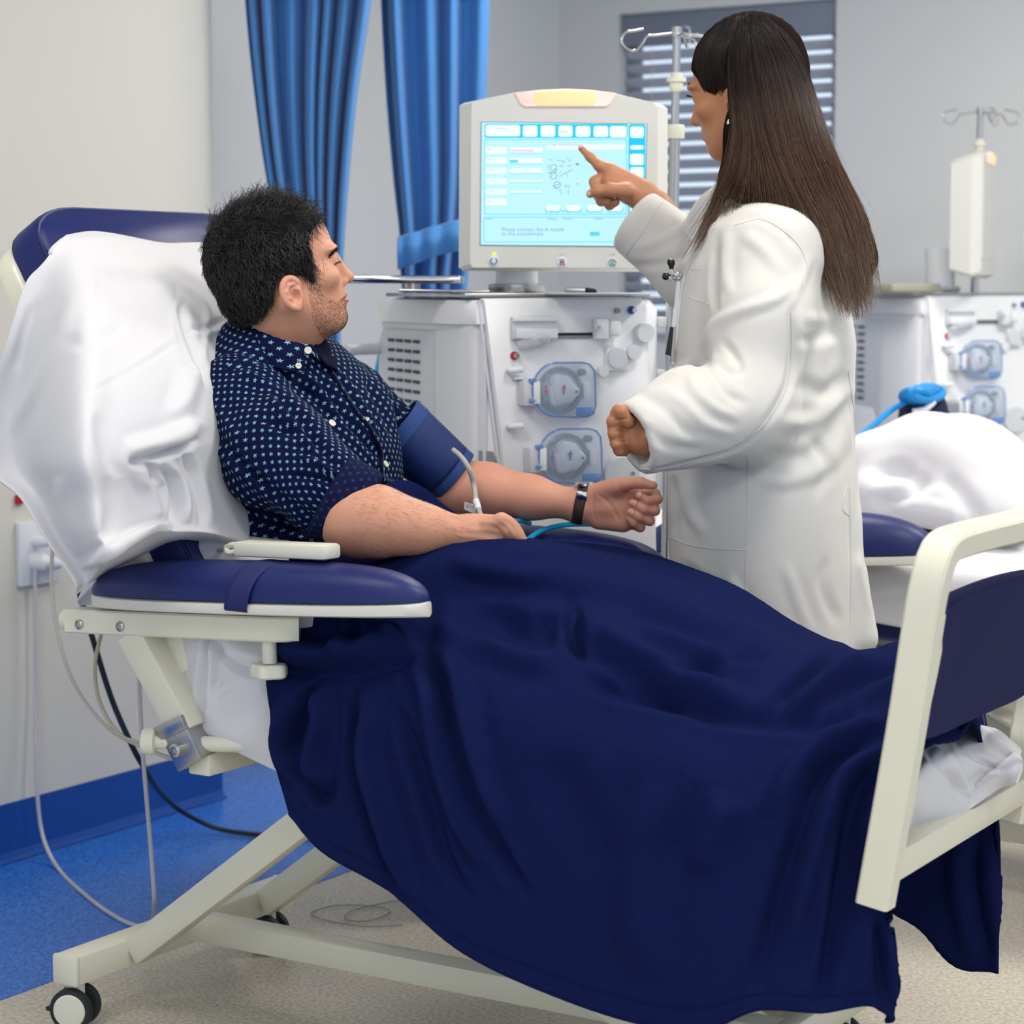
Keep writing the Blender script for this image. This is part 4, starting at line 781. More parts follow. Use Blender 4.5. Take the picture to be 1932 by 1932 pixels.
# extra column just before the end that keeps the foot mound full
Gc = np.array(cgrid(rows)); G = grid_surf(Gc, 300, 380)
G = G[:, ::-1]
def grid_folds(G, cr, amp=.004, sc=14, seed=2, soft=2):
    N = grid_normals(G).reshape(-1, 3); V = G.reshape(-1, 3); s = np.sign(np.mean(-(V - _C) * N)) 
    V2 = folds(V, N, cr, facing=False); V2 = V2 + N * (amp * fnoise(V, sc, seed))[:, None]; G2 = V2.reshape(G.shape)
    for _ in range(soft):
        A = G2.copy(); A[1:-1] = G2[1:-1] * .5 + (G2[2:] + G2[:-2]) * .25; G2 = A.copy(); G2[:, 1:-1] = A[:, 1:-1] * .5 + (A[:, 2:] + A[:, :-2]) * .25
    return G2
def face_cam(G):
    N = grid_normals(G); m = np.sum(N * (G - _C), -1).mean(); return G if m < 0 else G[:, ::-1]
G = face_cam(G)
CR = [  # photo-space crease lines: (points, half width px, height m) negative = groove
 ([(515, 1262), (600, 1268), (690, 1262), (790, 1232)], 11, -.012), ([(520, 1215), (600, 1240), (700, 1230), (770, 1190)], 22, .026),
 ([(790, 1228), (828, 1275), (845, 1340), (875, 1440), (905, 1530), (955, 1630), (1000, 1700)], 10, -.017), ([(815, 1225), (860, 1280), (885, 1380), (915, 1480), (950, 1570)], 16, .012),
 ([(770, 1245), (800, 1300), (815, 1380), (840, 1480), (870, 1560), (910, 1640)], 13, .015),
 ([(690, 1290), (700, 1350), (690, 1420), (715, 1520), (750, 1640), (770, 1700)], 14, .016), ([(660, 1290), (668, 1380), (672, 1460), (700, 1560), (745, 1680)], 9, -.014),
 ([(740, 1320), (770, 1400), (800, 1500), (830, 1600), (880, 1700)], 10, -.014),
 ([(590, 1285), (565, 1350), (545, 1410), (548, 1440)], 9, -.020), ([(600, 1290), (608, 1360), (590, 1430), (600, 1500)], 14, .018), ([(560, 1440), (585, 1480), (610, 1510), (625, 1470)], 10, -.014), ([(535, 1300), (530, 1400), (545, 1480)], 12, .014),
 ([(640, 1060), (650, 1130), (655, 1180), (660, 1260)], 12, .014), ([(700, 1170), (750, 1200), (785, 1232)], 8, .012),
 # long folds over the legs
 ([(1075, 1195), (1130, 1230), (1220, 1280), (1310, 1330), (1400, 1352), (1500, 1356), (1620, 1358)], 15, -.024),
 ([(1085, 1170), (1150, 1210), (1240, 1255), (1330, 1300), (1400, 1325)], 20, .016), ([(1100, 1265), (1150, 1290), (1230, 1310), (1290, 1330)], 16, -.020), ([(1110, 1250), (1085, 1220), (1078, 1190), (1085, 1150), (1080, 1120)], 10, -.014), ([(1105, 1240), (1110, 1200), (1100, 1160)], 9, .012),
 ([(860, 1090), (960, 1105), (1040, 1120), (1130, 1125), (1210, 1115)], 18, -.010), ([(850, 1060), (940, 1085), (1020, 1100)], 16, .009), ([(1150, 1140), (1250, 1165), (1350, 1200), (1450, 1230)], 18, -.009), ([(1180, 1185), (1260, 1200), (1350, 1240), (1430, 1265)], 14, .011), ([(1230, 1275), (1330, 1265), (1400, 1240), (1450, 1225)], 14, -.012),
 ([(1450, 1340), (1510, 1290), (1560, 1250), (1620, 1232)], 11, -.020), ([(1480, 1350), (1540, 1300), (1600, 1260), (1660, 1240)], 11, .018), ([(1520, 1355), (1580, 1305), (1640, 1275), (1690, 1262)], 11, -.016), ([(1600, 1345), (1650, 1300), (1690, 1280)], 14, .010),
 # foot corner folds falling to the floor
 ([(1690, 1385), (1630, 1400), (1570, 1430), (1530, 1500), (1500, 1590), (1470, 1690), (1445, 1790), (1420, 1880)], 15, -.020), ([(1685, 1365), (1620, 1375), (1560, 1400), (1500, 1450), (1450, 1540)], 18, .020), ([(1690, 1405), (1640, 1420), (1590, 1460), (1560, 1530), (1535, 1620), (1510, 1720), (1490, 1820)], 14, .022),
 ([(1665, 1430), (1620, 1500), (1600, 1600), (1585, 1700), (1560, 1850), (1545, 1905)], 15, -.026), ([(1650, 1560), (1640, 1650), (1628, 1780), (1625, 1890)], 15, .018), ([(1655, 1730), (1662, 1820), (1672, 1900)], 10, -.014),
 ([(1380, 1500), (1340, 1580), (1320, 1650)], 30, .012), ([(1040, 1420), (1080, 1520), (1140, 1640)], 34, -.008), ([(1250, 1480), (1210, 1600), (1200, 1720), (1230, 1850)], 34, .010),
 ([(1850, 1560), (1840, 1640), (1850, 1740), (1870, 1820)], 14, .016), ([(1800, 1590), (1810, 1680), (1840, 1780)], 14, -.014),
 ([(870, 1130), (850, 1200), (880, 1270)], 26, .010), ([(930, 1140), (960, 1180), (1010, 1200), (1040, 1160)], 26, -.012), ([(820, 1200), (900, 1215), (1000, 1245), (1060, 1255)], 18, .012),
]
G = grid_folds(G, [(a, b * 1.15, c * (1.65 if max(p[0] for p in a) < 1500 else 1.0)) for a, b, c in CR], .0035, 16, 3, 5)
Vt = G.reshape(-1, 3); Nt = grid_normals(G).reshape(-1, 3); G = (Vt + Nt * (.0006 * fnoise(Vt, 420, 9, 2))[:, None]).reshape(G.shape)
bk = thing('fleece_blanket', 'navy fleece blanket draped over the man\'s legs and hanging to the floor', 'blanket', B(.9, -.12, .2))
shell(G, .006, 'cloth', 'fleece', bk)
# stitched hem along the near lower edge
def edge_tube(line, r, nm, m, par, every=3): q = MB(); q.add(*tube(line[::every], r, 8)); return q.out(nm, m, par)
edge_tube(G[2] - grid_normals(G)[2] * .003, .0045, 'hem', 'fleece', bk); edge_tube(G[9] + grid_normals(G)[9] * .0006, .0009, 'hem_stitch', 'fleece', bk)
fl = cgrid([[(680, 940, .20), (720, 918, .25), (760, 906, .30), (800, 922, .36), (835, 950, .38), (868, 972, .40)], [(690, 980, .16), (730, 965, .20), (775, 950, .26), (810, 960, .32), (845, 985, .36), (880, 995, .38)], [(700, 1030, .10), (740, 1030, .12), (790, 1030, .15), (830, 1030, .20), (870, 1030, .25), (900, 1030, .3)]])
Gf = face_cam(grid_surf(fl, 60, 90)); Gf = grid_folds(Gf, [([(700, 935), (760, 930), (820, 960)], 10, -.006)], .002, 30, 5); shell(Gf, .007, 'turned_corner', 'fleece', bk)
# ---- sheets
ab1 = unit(-.42 * Uv + .70 * Zv); nb1 = unit(np.cross(ab1, Lv)); nb1 = nb1 if nb1 @ Uv > 0 else -nb1; base1 = B(.40, .24, .70)
def bp(x, y, o): return onplane(x, y, nb1, nb1 @ (base1 + nb1 * o))
def S(x, y, v): return ov(x, y, v)
rows = [
 [S(84, 496, -.075), S(100, 468, -.07), bp(133, 441, .01), bp(194, 435, .012), bp(300, 455, .012), bp(396, 457, .014), bp(480, 475, .015)],
 [S(50, 530, -.12), S(85, 510, -.095), bp(140, 490, .05), bp(210, 490, .06), bp(300, 500, .07), bp(400, 515, .06), bp(490, 540, .04)],
 [S(14, 640, -.15), S(70, 620, -.125), bp(150, 610, .10), bp(230, 600, .12), bp(310, 600, .13), bp(345, 610, .13), bp(470, 640, .07)],
 [S(-25, 770, -.16), S(45, 750, -.135), bp(140, 740, .12), bp(220, 730, .15), bp(310, 720, .16), bp(382, 720, .15), bp(470, 760, .08)],
 [S(-22, 880, -.165), S(50, 870, -.14), bp(140, 860, .12), bp(210, 860, .14), bp(300, 850, .15), bp(378, 815, .15), bp(470, 880, .07)],
 [S(36, 937, -.165), S(90, 940, -.145), bp(160, 940, .10), bp(230, 930, .11), bp(300, 920, .10), bp(370, 890, .11), bp(470, 940, .06)],
 [S(82, 1012, -.165), S(120, 1010, -.148), bp(175, 1005, .09), bp(240, 990, .09), bp(310, 985, .08), bp(385, 985, .08), bp(470, 1000, .06)],
 [S(138, 1096, -.160), S(165, 1075, -.150), bp(200, 1050, .08), bp(250, 1030, .08), bp(315, 1010, .07), bp(395, 1010, .07), bp(470, 1030, .06)],
 [S(142, 1124, -.150), S(170, 1100, -.13), S(205, 1075, -.09), S(260, 1050, -.06), S(320, 1025, -.02), S(395, 1030, .05), S(470, 1045, .1)]]
G = face_cam(grid_surf(rows, 240, 220))
CRS = [([(243, 868), (300, 858), (350, 842), (374, 826)], 7, -.020), ([(235, 850), (300, 835), (350, 815), (376, 790)], 16, .016), ([(330, 790), (355, 740), (362, 690)], 18, .010),
 ([(245, 872), (285, 880), (292, 900), (280, 900)], 8, -.012), ([(300, 880), (322, 900), (330, 950), (325, 990)], 8, -.012), ([(345, 850), (365, 900), (382, 960), (380, 995)], 8, -.012), ([(315, 870), (345, 930), (352, 990)], 9, .012), ([(262, 890), (285, 940), (300, 990)], 12, .010),
 ([(150, 750), (240, 700), (340, 640)], 5, -.004), ([(165, 738), (250, 690), (350, 625)], 6, .004), ([(340, 570), (350, 620), (372, 680), (392, 725)], 7, -.014), ([(345, 612), (380, 622), (420, 605), (455, 600)], 5, -.008), ([(352, 628), (385, 630), (430, 618)], 5, .007), ([(372, 545), (392, 590), (385, 650), (378, 690)], 5, .007),
 ([(160, 1085), (230, 1045), (290, 1015), (330, 1002)], 8, -.014), ([(150, 1075), (220, 1030), (290, 1000), (325, 995)], 10, .012), ([(140, 560), (110, 640), (60, 740), (20, 820)], 12, .007), ([(75, 570), (60, 590), (30, 700)], 10, -.006), ([(180, 540), (260, 545), (330, 560)], 22, .008), ([(120, 650), (180, 640), (240, 620)], 12, -.006), ([(200, 900), (210, 970), (190, 1040)], 14, -.006), ([(110, 900), (130, 980), (150, 1050)], 14, .006), ([(180, 780), (200, 850), (225, 900)], 12, -.006), ([(60, 440), (140, 452), (230, 452), (330, 470)], 9, .004)]
G = grid_folds(G, CRS, .0028, 11, 12)
sh = thing('bed_sheet', 'white cotton sheet draped over the raised backrest and seat behind the man', 'sheet', base1)
shell(G, .004, 'backrest_sheet', 'sheet', sh)
rows = cgrid([[(150, 1142, -.02), (190, 1140, -.03), (260, 1130, -.03), (330, 1120, -.03), (430, 1110, -.03), (545, 1120, -.03)],
 [(148, 1128, -.06), (190, 1085, -.07), (255, 1055, -.06), (330, 1030, -.04), (430, 1018, -.0), (545, 1030, .05)],
 [(175, 1060, .0), (215, 1045, .02), (270, 1025, .05), (340, 1012, .08), (430, 1008, .10), (545, 1020, .12)]])
G = face_cam(grid_surf(rows, 60, 120)); G = grid_folds(G, [([(200, 1100), (280, 1060), (350, 1040)], 9, -.010), ([(330, 1010), (325, 1040), (340, 1060)], 7, .008)], .003, 18, 14); shell(G, .004, 'tucked_fold', 'sheet', sh)
rows = cgrid([[(325, 1130, -.06), (390, 1130, -.06), (450, 1135, -.065), (520, 1150, -.065), (590, 1160, -.06)],
 [(328, 1215, -.066), (385, 1215, -.08), (450, 1225, -.075), (515, 1240, -.066), (590, 1250, -.04)],
 [(346, 1300, -.066), (390, 1300, -.082), (440, 1280, -.074), (510, 1290, -.062), (590, 1310, -.035)],
 [(378, 1378, -.07), (405, 1375, -.08), (450, 1380, -.078), (515, 1390, -.072), (590, 1400, -.04)],
 [(390, 1388, -.06), (425, 1408, -.065), (475, 1434, -.065), (528, 1458, -.065), (590, 1470, -.06)]])
G = face_cam(grid_surf(rows, 120, 110)); G = grid_folds(G, [([(392, 1160), (388, 1230), (378, 1300), (380, 1370)], 7, -.012), ([(400, 1200), (402, 1260), (395, 1330)], 7, .012), ([(405, 1190), (420, 1240), (460, 1268), (508, 1272)], 7, -.013), ([(415, 1160), (440, 1220), (500, 1250)], 18, .012), ([(440, 1290), (410, 1310), (392, 1360)], 9, .007)], .003, 15, 21); shell(G, .004, 'seat_sheet', 'sheet', sh)
# foot end of the sheet, spilling over the end of the mattress
E_ = 1.50
rows = [[B(1.42, v, .60) for v in (.0, .1, .2, .3, .42, .52)],
 [ou(1700, 1440, 1.47), ou(1745, 1408, 1.48), ou(1790, 1392, 1.48), ou(1835, 1372, 1.49), ou(1880, 1375, 1.52), ou(1915, 1405, 1.52)],
 [ou(1692, 1500, E_), ou(1735, 1462, E_ + .02), ou(1780, 1440, E_ + .02), ou(1830, 1425, E_ + .03), ou(1885, 1420, E_ + .06), ou(1926, 1425, E_ + .09)],
 [ou(1690, 1545, E_), ou(1730, 1515, E_ + .02), ou(1775, 1500, E_ + .025), ou(1830, 1485, E_ + .03), ou(1885, 1455, E_ + .07), ou(1930, 1445, E_ + .10)],
 [ou(1688, 1583, E_ - .02), ou(1735, 1560, E_), ou(1785, 1546, E_ + .02), ou(1822, 1530, E_ + .03), ou(1880, 1490, E_ + .06), ou(1918, 1478, E_ + .10)]]
G = face_cam(grid_surf(rows, 90, 130)); G = grid_folds(G, [([(1745, 1415), (1790, 1460), (1815, 1510)], 6, -.012), ([(1762, 1410), (1805, 1450), (1824, 1520)], 6, .010), ([(1800, 1400), (1860, 1440), (1885, 1452), (1920, 1430)], 5, -.010), ([(1815, 1500), (1870, 1458), (1920, 1425)], 6, .010), ([(1700, 1450), (1712, 1500), (1705, 1560)], 8, .008), ([(1840, 1370), (1880, 1400), (1920, 1430)], 7, .006)], .003, 30, 31); shell(G, .003, 'foot_sheet', 'sheet', sh)
# ---- second bed linen
sh2 = thing('pillow', 'large white pillow lying on the blurred second bed', 'pillow', oY(1780, 990, 4.9))
def pillow_f(Yc, outl): 
    return None
f = Sd(.05); 
for (x, y, Y, r) in ((1640, 880, 5.0, .075), (1700, 875, 5.0, .085), (1745, 855, 5.0, .085), (1790, 880, 4.95, .10), (1840, 920, 4.9, .09), (1880, 955, 4.85, .07)): f.cone(oY(x, y, Y), oY(x, y, Y) + Lv * .22, r, r * .9)
f.cone(oY(1640, 935, 4.9), oY(1900, 985, 4.8), .05, .045); f.cone(oY(1735, 830, 5.0), oY(1740, 835, 5.2), .04, .04)
V, Fq = skin(f, .012); N = vnormals(V, Fq); V = folds(V, N, [([(1640, 900), (1700, 890), (1740, 920)], 14, -.014), ([(1640, 950), (1700, 940), (1760, 900)], 12, -.016), ([(1680, 960), (1760, 960), (1840, 990)], 14, .012), ([(1780, 900), (1830, 950), (1850, 1000)], 16, -.010)]) + N * (.004 * fnoise(V, 14, 41))[:, None]
mesh('case', V, Fq, 'sheet', sh2)
s3 = thing('bed_sheet', 'white sheet over the mattress of the blurred second bed', 'sheet', B(1.0, 1.74, .6))
D2 = Lv * 1.5 + Uv * .225
rows = [[B(u, v, z) + D2 for u, z in ((-.18, .73), (.1, .725), (.4, .71), (.9, .71), (1.3, .685), (1.55, .65))] for v, z0 in ((-.075, 0), (-.05, 0), (0.1, 0), (.3, 0), (.5, 0), (.56, 0))]
Gc = np.array(rows); Gc[0, :, 2] -= .13; Gc[0, :, 2] += np.array([.02, 0, .03, -.01, .02, 0]); Gc[-1, :, 2] -= .13; Gc[1, :, 2] -= .01
G = face_cam(grid_surf(Gc, 90, 110)); G = grid_folds(G, [], .008, 14, 51); shell(G, .004, 'cloth', 'sheet', s3)
G2 = [[B(u, v, z) + D2 for v in (.0, .2, .4, .56)] for u, z in ((1.42, .68), (1.53, .665), (1.56, .62), (1.57, .55))]; shell(face_cam(grid_surf(G2, 40, 50)), .004, 'end_fold', 'sheet', s3)
# cuff and tube hung on the second machine
cb = thing('pressure_cuff', 'navy pressure cuff with a bright blue hose bundle hanging by the far machine', 'cuff', oY(1745, 830, 5.3))
M['navycloth'] = mat('navy_cloth', '#141b3c', .8, bump=.3, bscale=300); M['bluehose'] = mat('blue_hose', '#1487cf', .45)
f = Sd(.02); f.ell(oY(1743, 800, 5.35), (.055, .05, .075)).cone(oY(1722, 760, 5.35), oY(1730, 850, 5.35), .03, .035).cone(oY(1760, 765, 5.35), oY(1775, 850, 5.35), .03, .04); V, Fq = skin(f, .007); mesh('sleeve', V + vnormals(V, Fq) * (.003 * fnoise(V, 60, 3))[:, None], Fq, 'navycloth', cb)
q = MB(); rn = np.random.default_rng(4)
for i in range(5): a0 = i * .5; q.add(*tube([oY(1728 + 26 * math.cos(a) + 6 * i, 748 + 12 * math.sin(a) - 1.5 * i, 5.29 + .05 * math.sin(a + a0)) for a in np.linspace(0, 6.28, 20)], .010, 8))
q.out('hose_loops', 'bluehose', cb); q = MB(); q.add(*tube([oY(1705, 760, 5.28), oY(1680, 775, 5.26), oY(1650, 800, 5.2), oY(1616, 828, 5.15)], .0075, 8, 24)); q.out('hose', 'bluehose', cb)
q = MB(); q.add(*tube([oY(1722, 777, 5.27), oY(1745, 772, 5.27), oY(1762, 758, 5.28)], .008, 8, 12)); q.out('strap', 'socket', cb)
q = MB(); q.add(*rbox(oY(1782, 795, 5.42), np.eye(3), (.03, .04, .05), .01)); tag(q.out('grey_box', 'machdark'), 'grey holder box beside the hung pressure cuff', 'box')
# ================================================================== PEOPLE helpers
from mathutils.bvhtree import BVHTree
def bvh(V, Fq): return BVHTree.FromPolygons([tuple(v) for v in V], [tuple(int(i) for i in f) for f in Fq])
def hit(bv, x, y, lift=0):
    d = unit(ray(x, y)); h = bv.ray_cast(Vector(_C), Vector(d))
    if h[0] is None: return None, None
    n = np.array(h[1]); n = n if n @ d < 0 else -n
    return np.array(h[0]) + n * lift, n
def surf_line(bv, pts, lift, n=24):
    out = []
    for x, y in spline(np.array(pts, float), n):
        p, _ = hit(bv, x, y, lift)
        if p is not None: out.append(p)
    return out
M['skin_m'] = mat('skin_man', '#d0967a', .5, sss=.25, bump=.12, bscale=260, var=.05, vscale=22)
M['skin_hand'] = mat('skin_hand', '#d99a82', .5, sss=.25, bump=.15, bscale=260, var=.06, vscale=40)
M['skin_w'] = mat('skin_woman', '#b87d58', .48, sss=.25, bump=.08, bscale=260, var=.04, vscale=30)
M['skin_w2'] = mat('skin_woman_arm', '#b9805f', .48, sss=.25, bump=.1, bscale=260, var=.05, vscale=40)
M['nail'] = mat('nail', '#e0b0a0', .3)
M['lip'] = mat('lip', '#c07a70', .5); M['eyew'] = mat('eye_white', '#e4dcd6', .2); M['iris'] = mat('iris', '#2c1d14', .15); M['lash'] = mat('lash', '#120d0c', .6)
M['hair_m'] = mat('hair_black', '#0a0809', .8, spec=.15); M['hair_s'] = mat('hair_black_strand', '#161214', .28, spec=.8)
M['button'] = mat('shirt_button', '#e3ded0', .35)
def shirt_mat(name, base, fg, scale=.0138):
    m = mat(name, base, .9, spec=.12); nt = m.node_tree; N = nt.nodes; Lk = nt.links; b = N['Principled BSDF']
    def math_(op, a, b_=None, c=None):
        n = N.new('ShaderNodeMath'); n.operation = op
        for i, v in enumerate((a, b_, c)):
            if v is None: continue
            if isinstance(v, (int, float)): n.inputs[i].default_value = v
            else: Lk.new(v, n.inputs[i])
        return n.outputs[0]
    at = N.new('ShaderNodeAttribute'); at.attribute_name = 'puv'; sp = N.new('ShaderNodeSeparateXYZ'); Lk.new(at.outputs['Vector'], sp.inputs[0])
    x = math_('DIVIDE', sp.outputs[0], scale * 1.25); y = math_('DIVIDE', sp.outputs[1], scale * .72); row = math_('FLOOR', y); x = math_('ADD', x, math_('MULTIPLY', math_('MODULO', math_('ADD', row, 1000), 2.0), .5))
    cx = math_('FLOOR', x); fx = math_('MULTIPLY', math_('SUBTRACT', math_('SUBTRACT', x, cx), .5), 1.25); fy = math_('MULTIPLY', math_('SUBTRACT', math_('SUBTRACT', y, row), .5), .72)
    cb_ = N.new('ShaderNodeCombineXYZ'); Lk.new(cx, cb_.inputs[0]); Lk.new(row, cb_.inputs[1]); wn = N.new('ShaderNodeTexWhiteNoise'); Lk.new(cb_.outputs[0], wn.inputs['Vector'])
    r = math_('SQRT', math_('ADD', math_('MULTIPLY', fx, fx), math_('MULTIPLY', fy, fy))); th = math_('ARCTAN2', fy, fx); ph = math_('MULTIPLY', wn.outputs['Value'], 6.28)
    pet = math_('ADD', math_('MULTIPLY', math_('COSINE', math_('ADD', math_('MULTIPLY', th, 5.0), ph)), .095), .15); msk = math_('LESS_THAN', r, pet)
    mx = N.new('ShaderNodeMix'); mx.data_type = 'RGBA'; Lk.new(msk, mx.inputs['Factor']); mx.inputs['A'].default_value = (*lin(base), 1); mx.inputs['B'].default_value = (*lin(fg), 1)
    Lk.new(mx.outputs['Result'], b.inputs['Base Color']); return m
M['shirt'] = shirt_mat('navy_print_cotton', '#091038', '#84b3ba'); M['shirt_in'] = shirt_mat('navy_cotton_inside', '#11163a', '#2f3a58')
M['shirt_plain'] = mat('navy_cotton_plain', '#070a22', .9, spec=.1)
class Head:
    def __init__(s, O, yaw, pitch, sc=1.0, roll=0):
        cy, sy, cp_, sp_ = math.cos(yaw), math.sin(yaw), math.cos(pitch), math.sin(pitch)
        s.f = np.array([cy * cp_, sy * cp_, sp_]); s.l = unit(np.cross(Zv, s.f)); s.u = np.cross(s.f, s.l)
        if roll: s.l, s.u = s.l * math.cos(roll) + s.u * math.sin(roll), s.u * math.cos(roll) - s.l * math.sin(roll)
        s.O = np.asarray(O, float); s.sc = sc; s.M = np.array([s.f, s.l, s.u])
    def w(s, p): return s.O + (np.asarray(p, float) * s.sc) @ s.M
    def loc(s, P): return ((np.asarray(P) - s.O) @ s.M.T) / s.sc
def head_sdf(fem=False):
    f = Sd(.018)
    f.ell((-.015, 0, .028), (.105, .080 if not fem else .078, .092)).ell((.028, 0, -.045), (.062, .060, .078), k=.03)
    f.ell((.052, 0, -.072), (.038, .036, .034), k=.02).ell((.064, 0, -.106), (.021, .023, .017), k=.02)
    for s in (-1, 1):
        f.cone((-.012, s * .060, -.055), (.052, s * .026, -.103), .018, .015, k=.03).ell((.078, s * .028, .013), (.018, .030, .009), k=.014).ell((.060, s * .045, -.032), (.024, .020, .018), k=.02)
    f.ell((.018, 0, -.098), (.052, .044, .026), k=.03)
    f.ell((.100, .034, -.006), (.015, .020, .011), k=.014, sub=True).ell((.100, -.034, -.006), (.015, .020, .011), k=.014, sub=True)
    f.cone((.091, 0, -.006), (.101, 0, -.038), .0085, .0115, k=.012).ell((.1045, 0, -.041), (.0115, .012, .0095), k=.006)
    for s in (-1, 1): f.ell((.090, s * .013, -.047), (.011, .0065, .0075), k=.006)
    for s in (-1, 1): f.ell((.100, s * .007, -.0535), (.006, .0038, .003), k=.003, sub=True)
    f.cone((.060, .030, -.0745), (.0935, .0, -.0742), .003, .003, k=.003).cone((.060, -.030, -.0745), (.0935, 0, -.0742), .003, .003, k=.003)
    f.ell((.0865, 0, -.0665), (.0088, .021, .0058), k=.006).ell((.0850, 0, -.0815), (.0088, .019, .0064), k=.006)
    for s in (-1, 1): f.cone((.0965, 0, -.0741), (.083, s * .024, -.0750), .0016, .0014, k=.003, sub=True)
    f.ell((.093, 0, -.0925), (.008, .016, .0045), k=.008, sub=True)
    for s in (-1, 1):   # lids: rounded dome over the eye with a slit
        f.ell((.0765, s * .032, -.006), (.0140, .0160, .0125), k=.008); f.ell((.0905, s * .033, -.0075), (.0075, .0125, .0030), k=.002, sub=True)
    return f
def ear_sdf(s):
    """s=+-1 side; local head coordinates"""
    f = Sd(.004); c = np.array([-.006, s * .082, -.043]); a0 = .12
    def pt(t, k=1.0, o=0): x = .0168 * k * math.cos(t); z = .0258 * k * math.sin(t); x, z = x * math.cos(a0) - z * math.sin(a0), x * math.sin(a0) + z * math.cos(a0); return c + np.array([x * (1 if x > 0 else 1.05), s * (o + .007 * (-x / .02)), z])
    ts = np.linspace(math.radians(20), math.radians(262), 16); f.chain([pt(t) for t in ts], [.0035] + [.0045] * 14 + [.006])
    f.ell(pt(math.radians(268), .86), (.009, .0045, .009)); f.cone(pt(math.radians(280), .8), pt(math.radians(330), .8), .005, .004).cone(pt(math.radians(335), .75), pt(math.radians(10), .62, .002), .004, .0042)
    f.ell(c + np.array([-.001, -s * .004, .0]), (.0145, .0050, .0225), k=.006)
    f.chain([pt(math.radians(60), .62, .001), pt(math.radians(110), .62, .002), pt(math.radians(160), .6, .003), pt(math.radians(205), .58, .003), pt(math.radians(240), .62, .001)], [.003] * 5, k=.003)
    f.ell(c + np.array([.0035, s * .0035, -.006]), (.0078, .0085, .0105), k=.003, sub=True)
    return f
def local_skin(H, f, h, name, material, parent, smooth=1, attrs=None, post=None, pad=.006):
    V, Fq = skin(f, h, pad, smooth=smooth)
    if post: V = post(V, Fq)
    W = H.w(V); return mesh(name, W, Fq, material, parent), W, Fq
def strands(roots, paths, rad, name, material, parent, taper=True, tri=3):
    """paths [n][k][3] -> thin three sided tubes"""
    P = np.asarray(paths); n, k, _ = P.shape; T = np.gradient(P, axis=1); T /= np.linalg.norm(T, axis=2, keepdims=True) + 1e-9
    ref = np.tile(np.array([.3, .9, .31]), (n, k, 1)); A = np.cross(T, ref); A /= np.linalg.norm(A, axis=2, keepdims=True) + 1e-9; Bn = np.cross(T, A)
    r = np.asarray(rad)[:, None] * (np.linspace(1, .25, k) ** .6 if taper else np.ones(k))[None]; V = []
    for j in range(tri): a = 2 * math.pi * j / tri; V.append(P + r[..., None] * (math.cos(a) * A + math.sin(a) * Bn))
    V = np.stack(V, 2); idx = np.arange(n * k * tri).reshape(n, k, tri); Fs = []
    for j in range(tri): jn = (j + 1) % tri; Fs.append(np.stack([idx[:, :-1, j], idx[:, :-1, jn], idx[:, 1:, jn], idx[:, 1:, j]], -1).reshape(-1, 4))
    return mesh(name, V.reshape(-1, 3), np.concatenate(Fs), material, parent)
def in_poly(x, y, poly):
    poly = np.asarray(poly); c = np.zeros(len(x), bool); j = len(poly) - 1
    for i in range(len(poly)):
        xi, yi = poly[i]; xj, yj = poly[j]; c ^= ((yi > y) != (yj > y)) & (x < (xj - xi) * (y - yi) / (yj - yi + 1e-12) + xi); j = i
    return c
def finger(f, pts, r0, r1, k=.004): n = len(pts); f.chain(pts, list(np.linspace(r0, r1, n)), k)
# ================================================================== THE SEATED MAN
man = thing('person', 'man in a navy floral-print shirt lying back in the near bed, looking at the machine', 'person', B(.42, .27, .75))
HM = Head(ov(535, 505, .20), math.radians(14), math.radians(13), 1.0)
hf = head_sdf(); 
def loc_of(x, y, yaw=14, pitch=13, x0=535, y0=505, s=1085):
    a = (x - x0) / (s * math.cos(math.radians(yaw))); b = (y0 - y) / s; p_ = math.radians(pitch); return a * math.cos(p_) + b * math.sin(p_), -a * math.sin(p_) + b * math.cos(p_)
# neck joins the head: world direction expressed in head coordinates
nb_w = ov(520, 700, .22); nloc = HM.loc(nb_w); hf.cone((-.022, 0, -.070), nloc, .054, .062, k=.03).cone((.008, 0, -.112), nloc + np.array([.020, 0, .03]), .026, .034, k=.03)
man_head, HV, HF = local_skin(HM, hf, .0026, 'head', 'skin_m', man)
hb = bvh(HV, HF)
for s in (-1, 1): local_skin(HM, ear_sdf(s), .0013, 'ear', 'skin_hand', man_head)
for s in (-1, 1):
    q = MB(); q.add(*lathe(HM.w((.0785, s * .032, -.007)) - HM.f * .0105, HM.f, [(.0105 * math.sin(t), .0105 - .0105 * math.cos(t)) for t in np.linspace(.05, math.pi - .05, 14)], 20)); e = q.out('eye', 'eyew', man_head)
    q = MB(); q.add(*lathe(HM.w((.0785, s * .032, -.007)), HM.f, [(.0052, .0088), (.004, .0100), (.0005, .0107)], 18)); q.out('iris', 'iris', e)
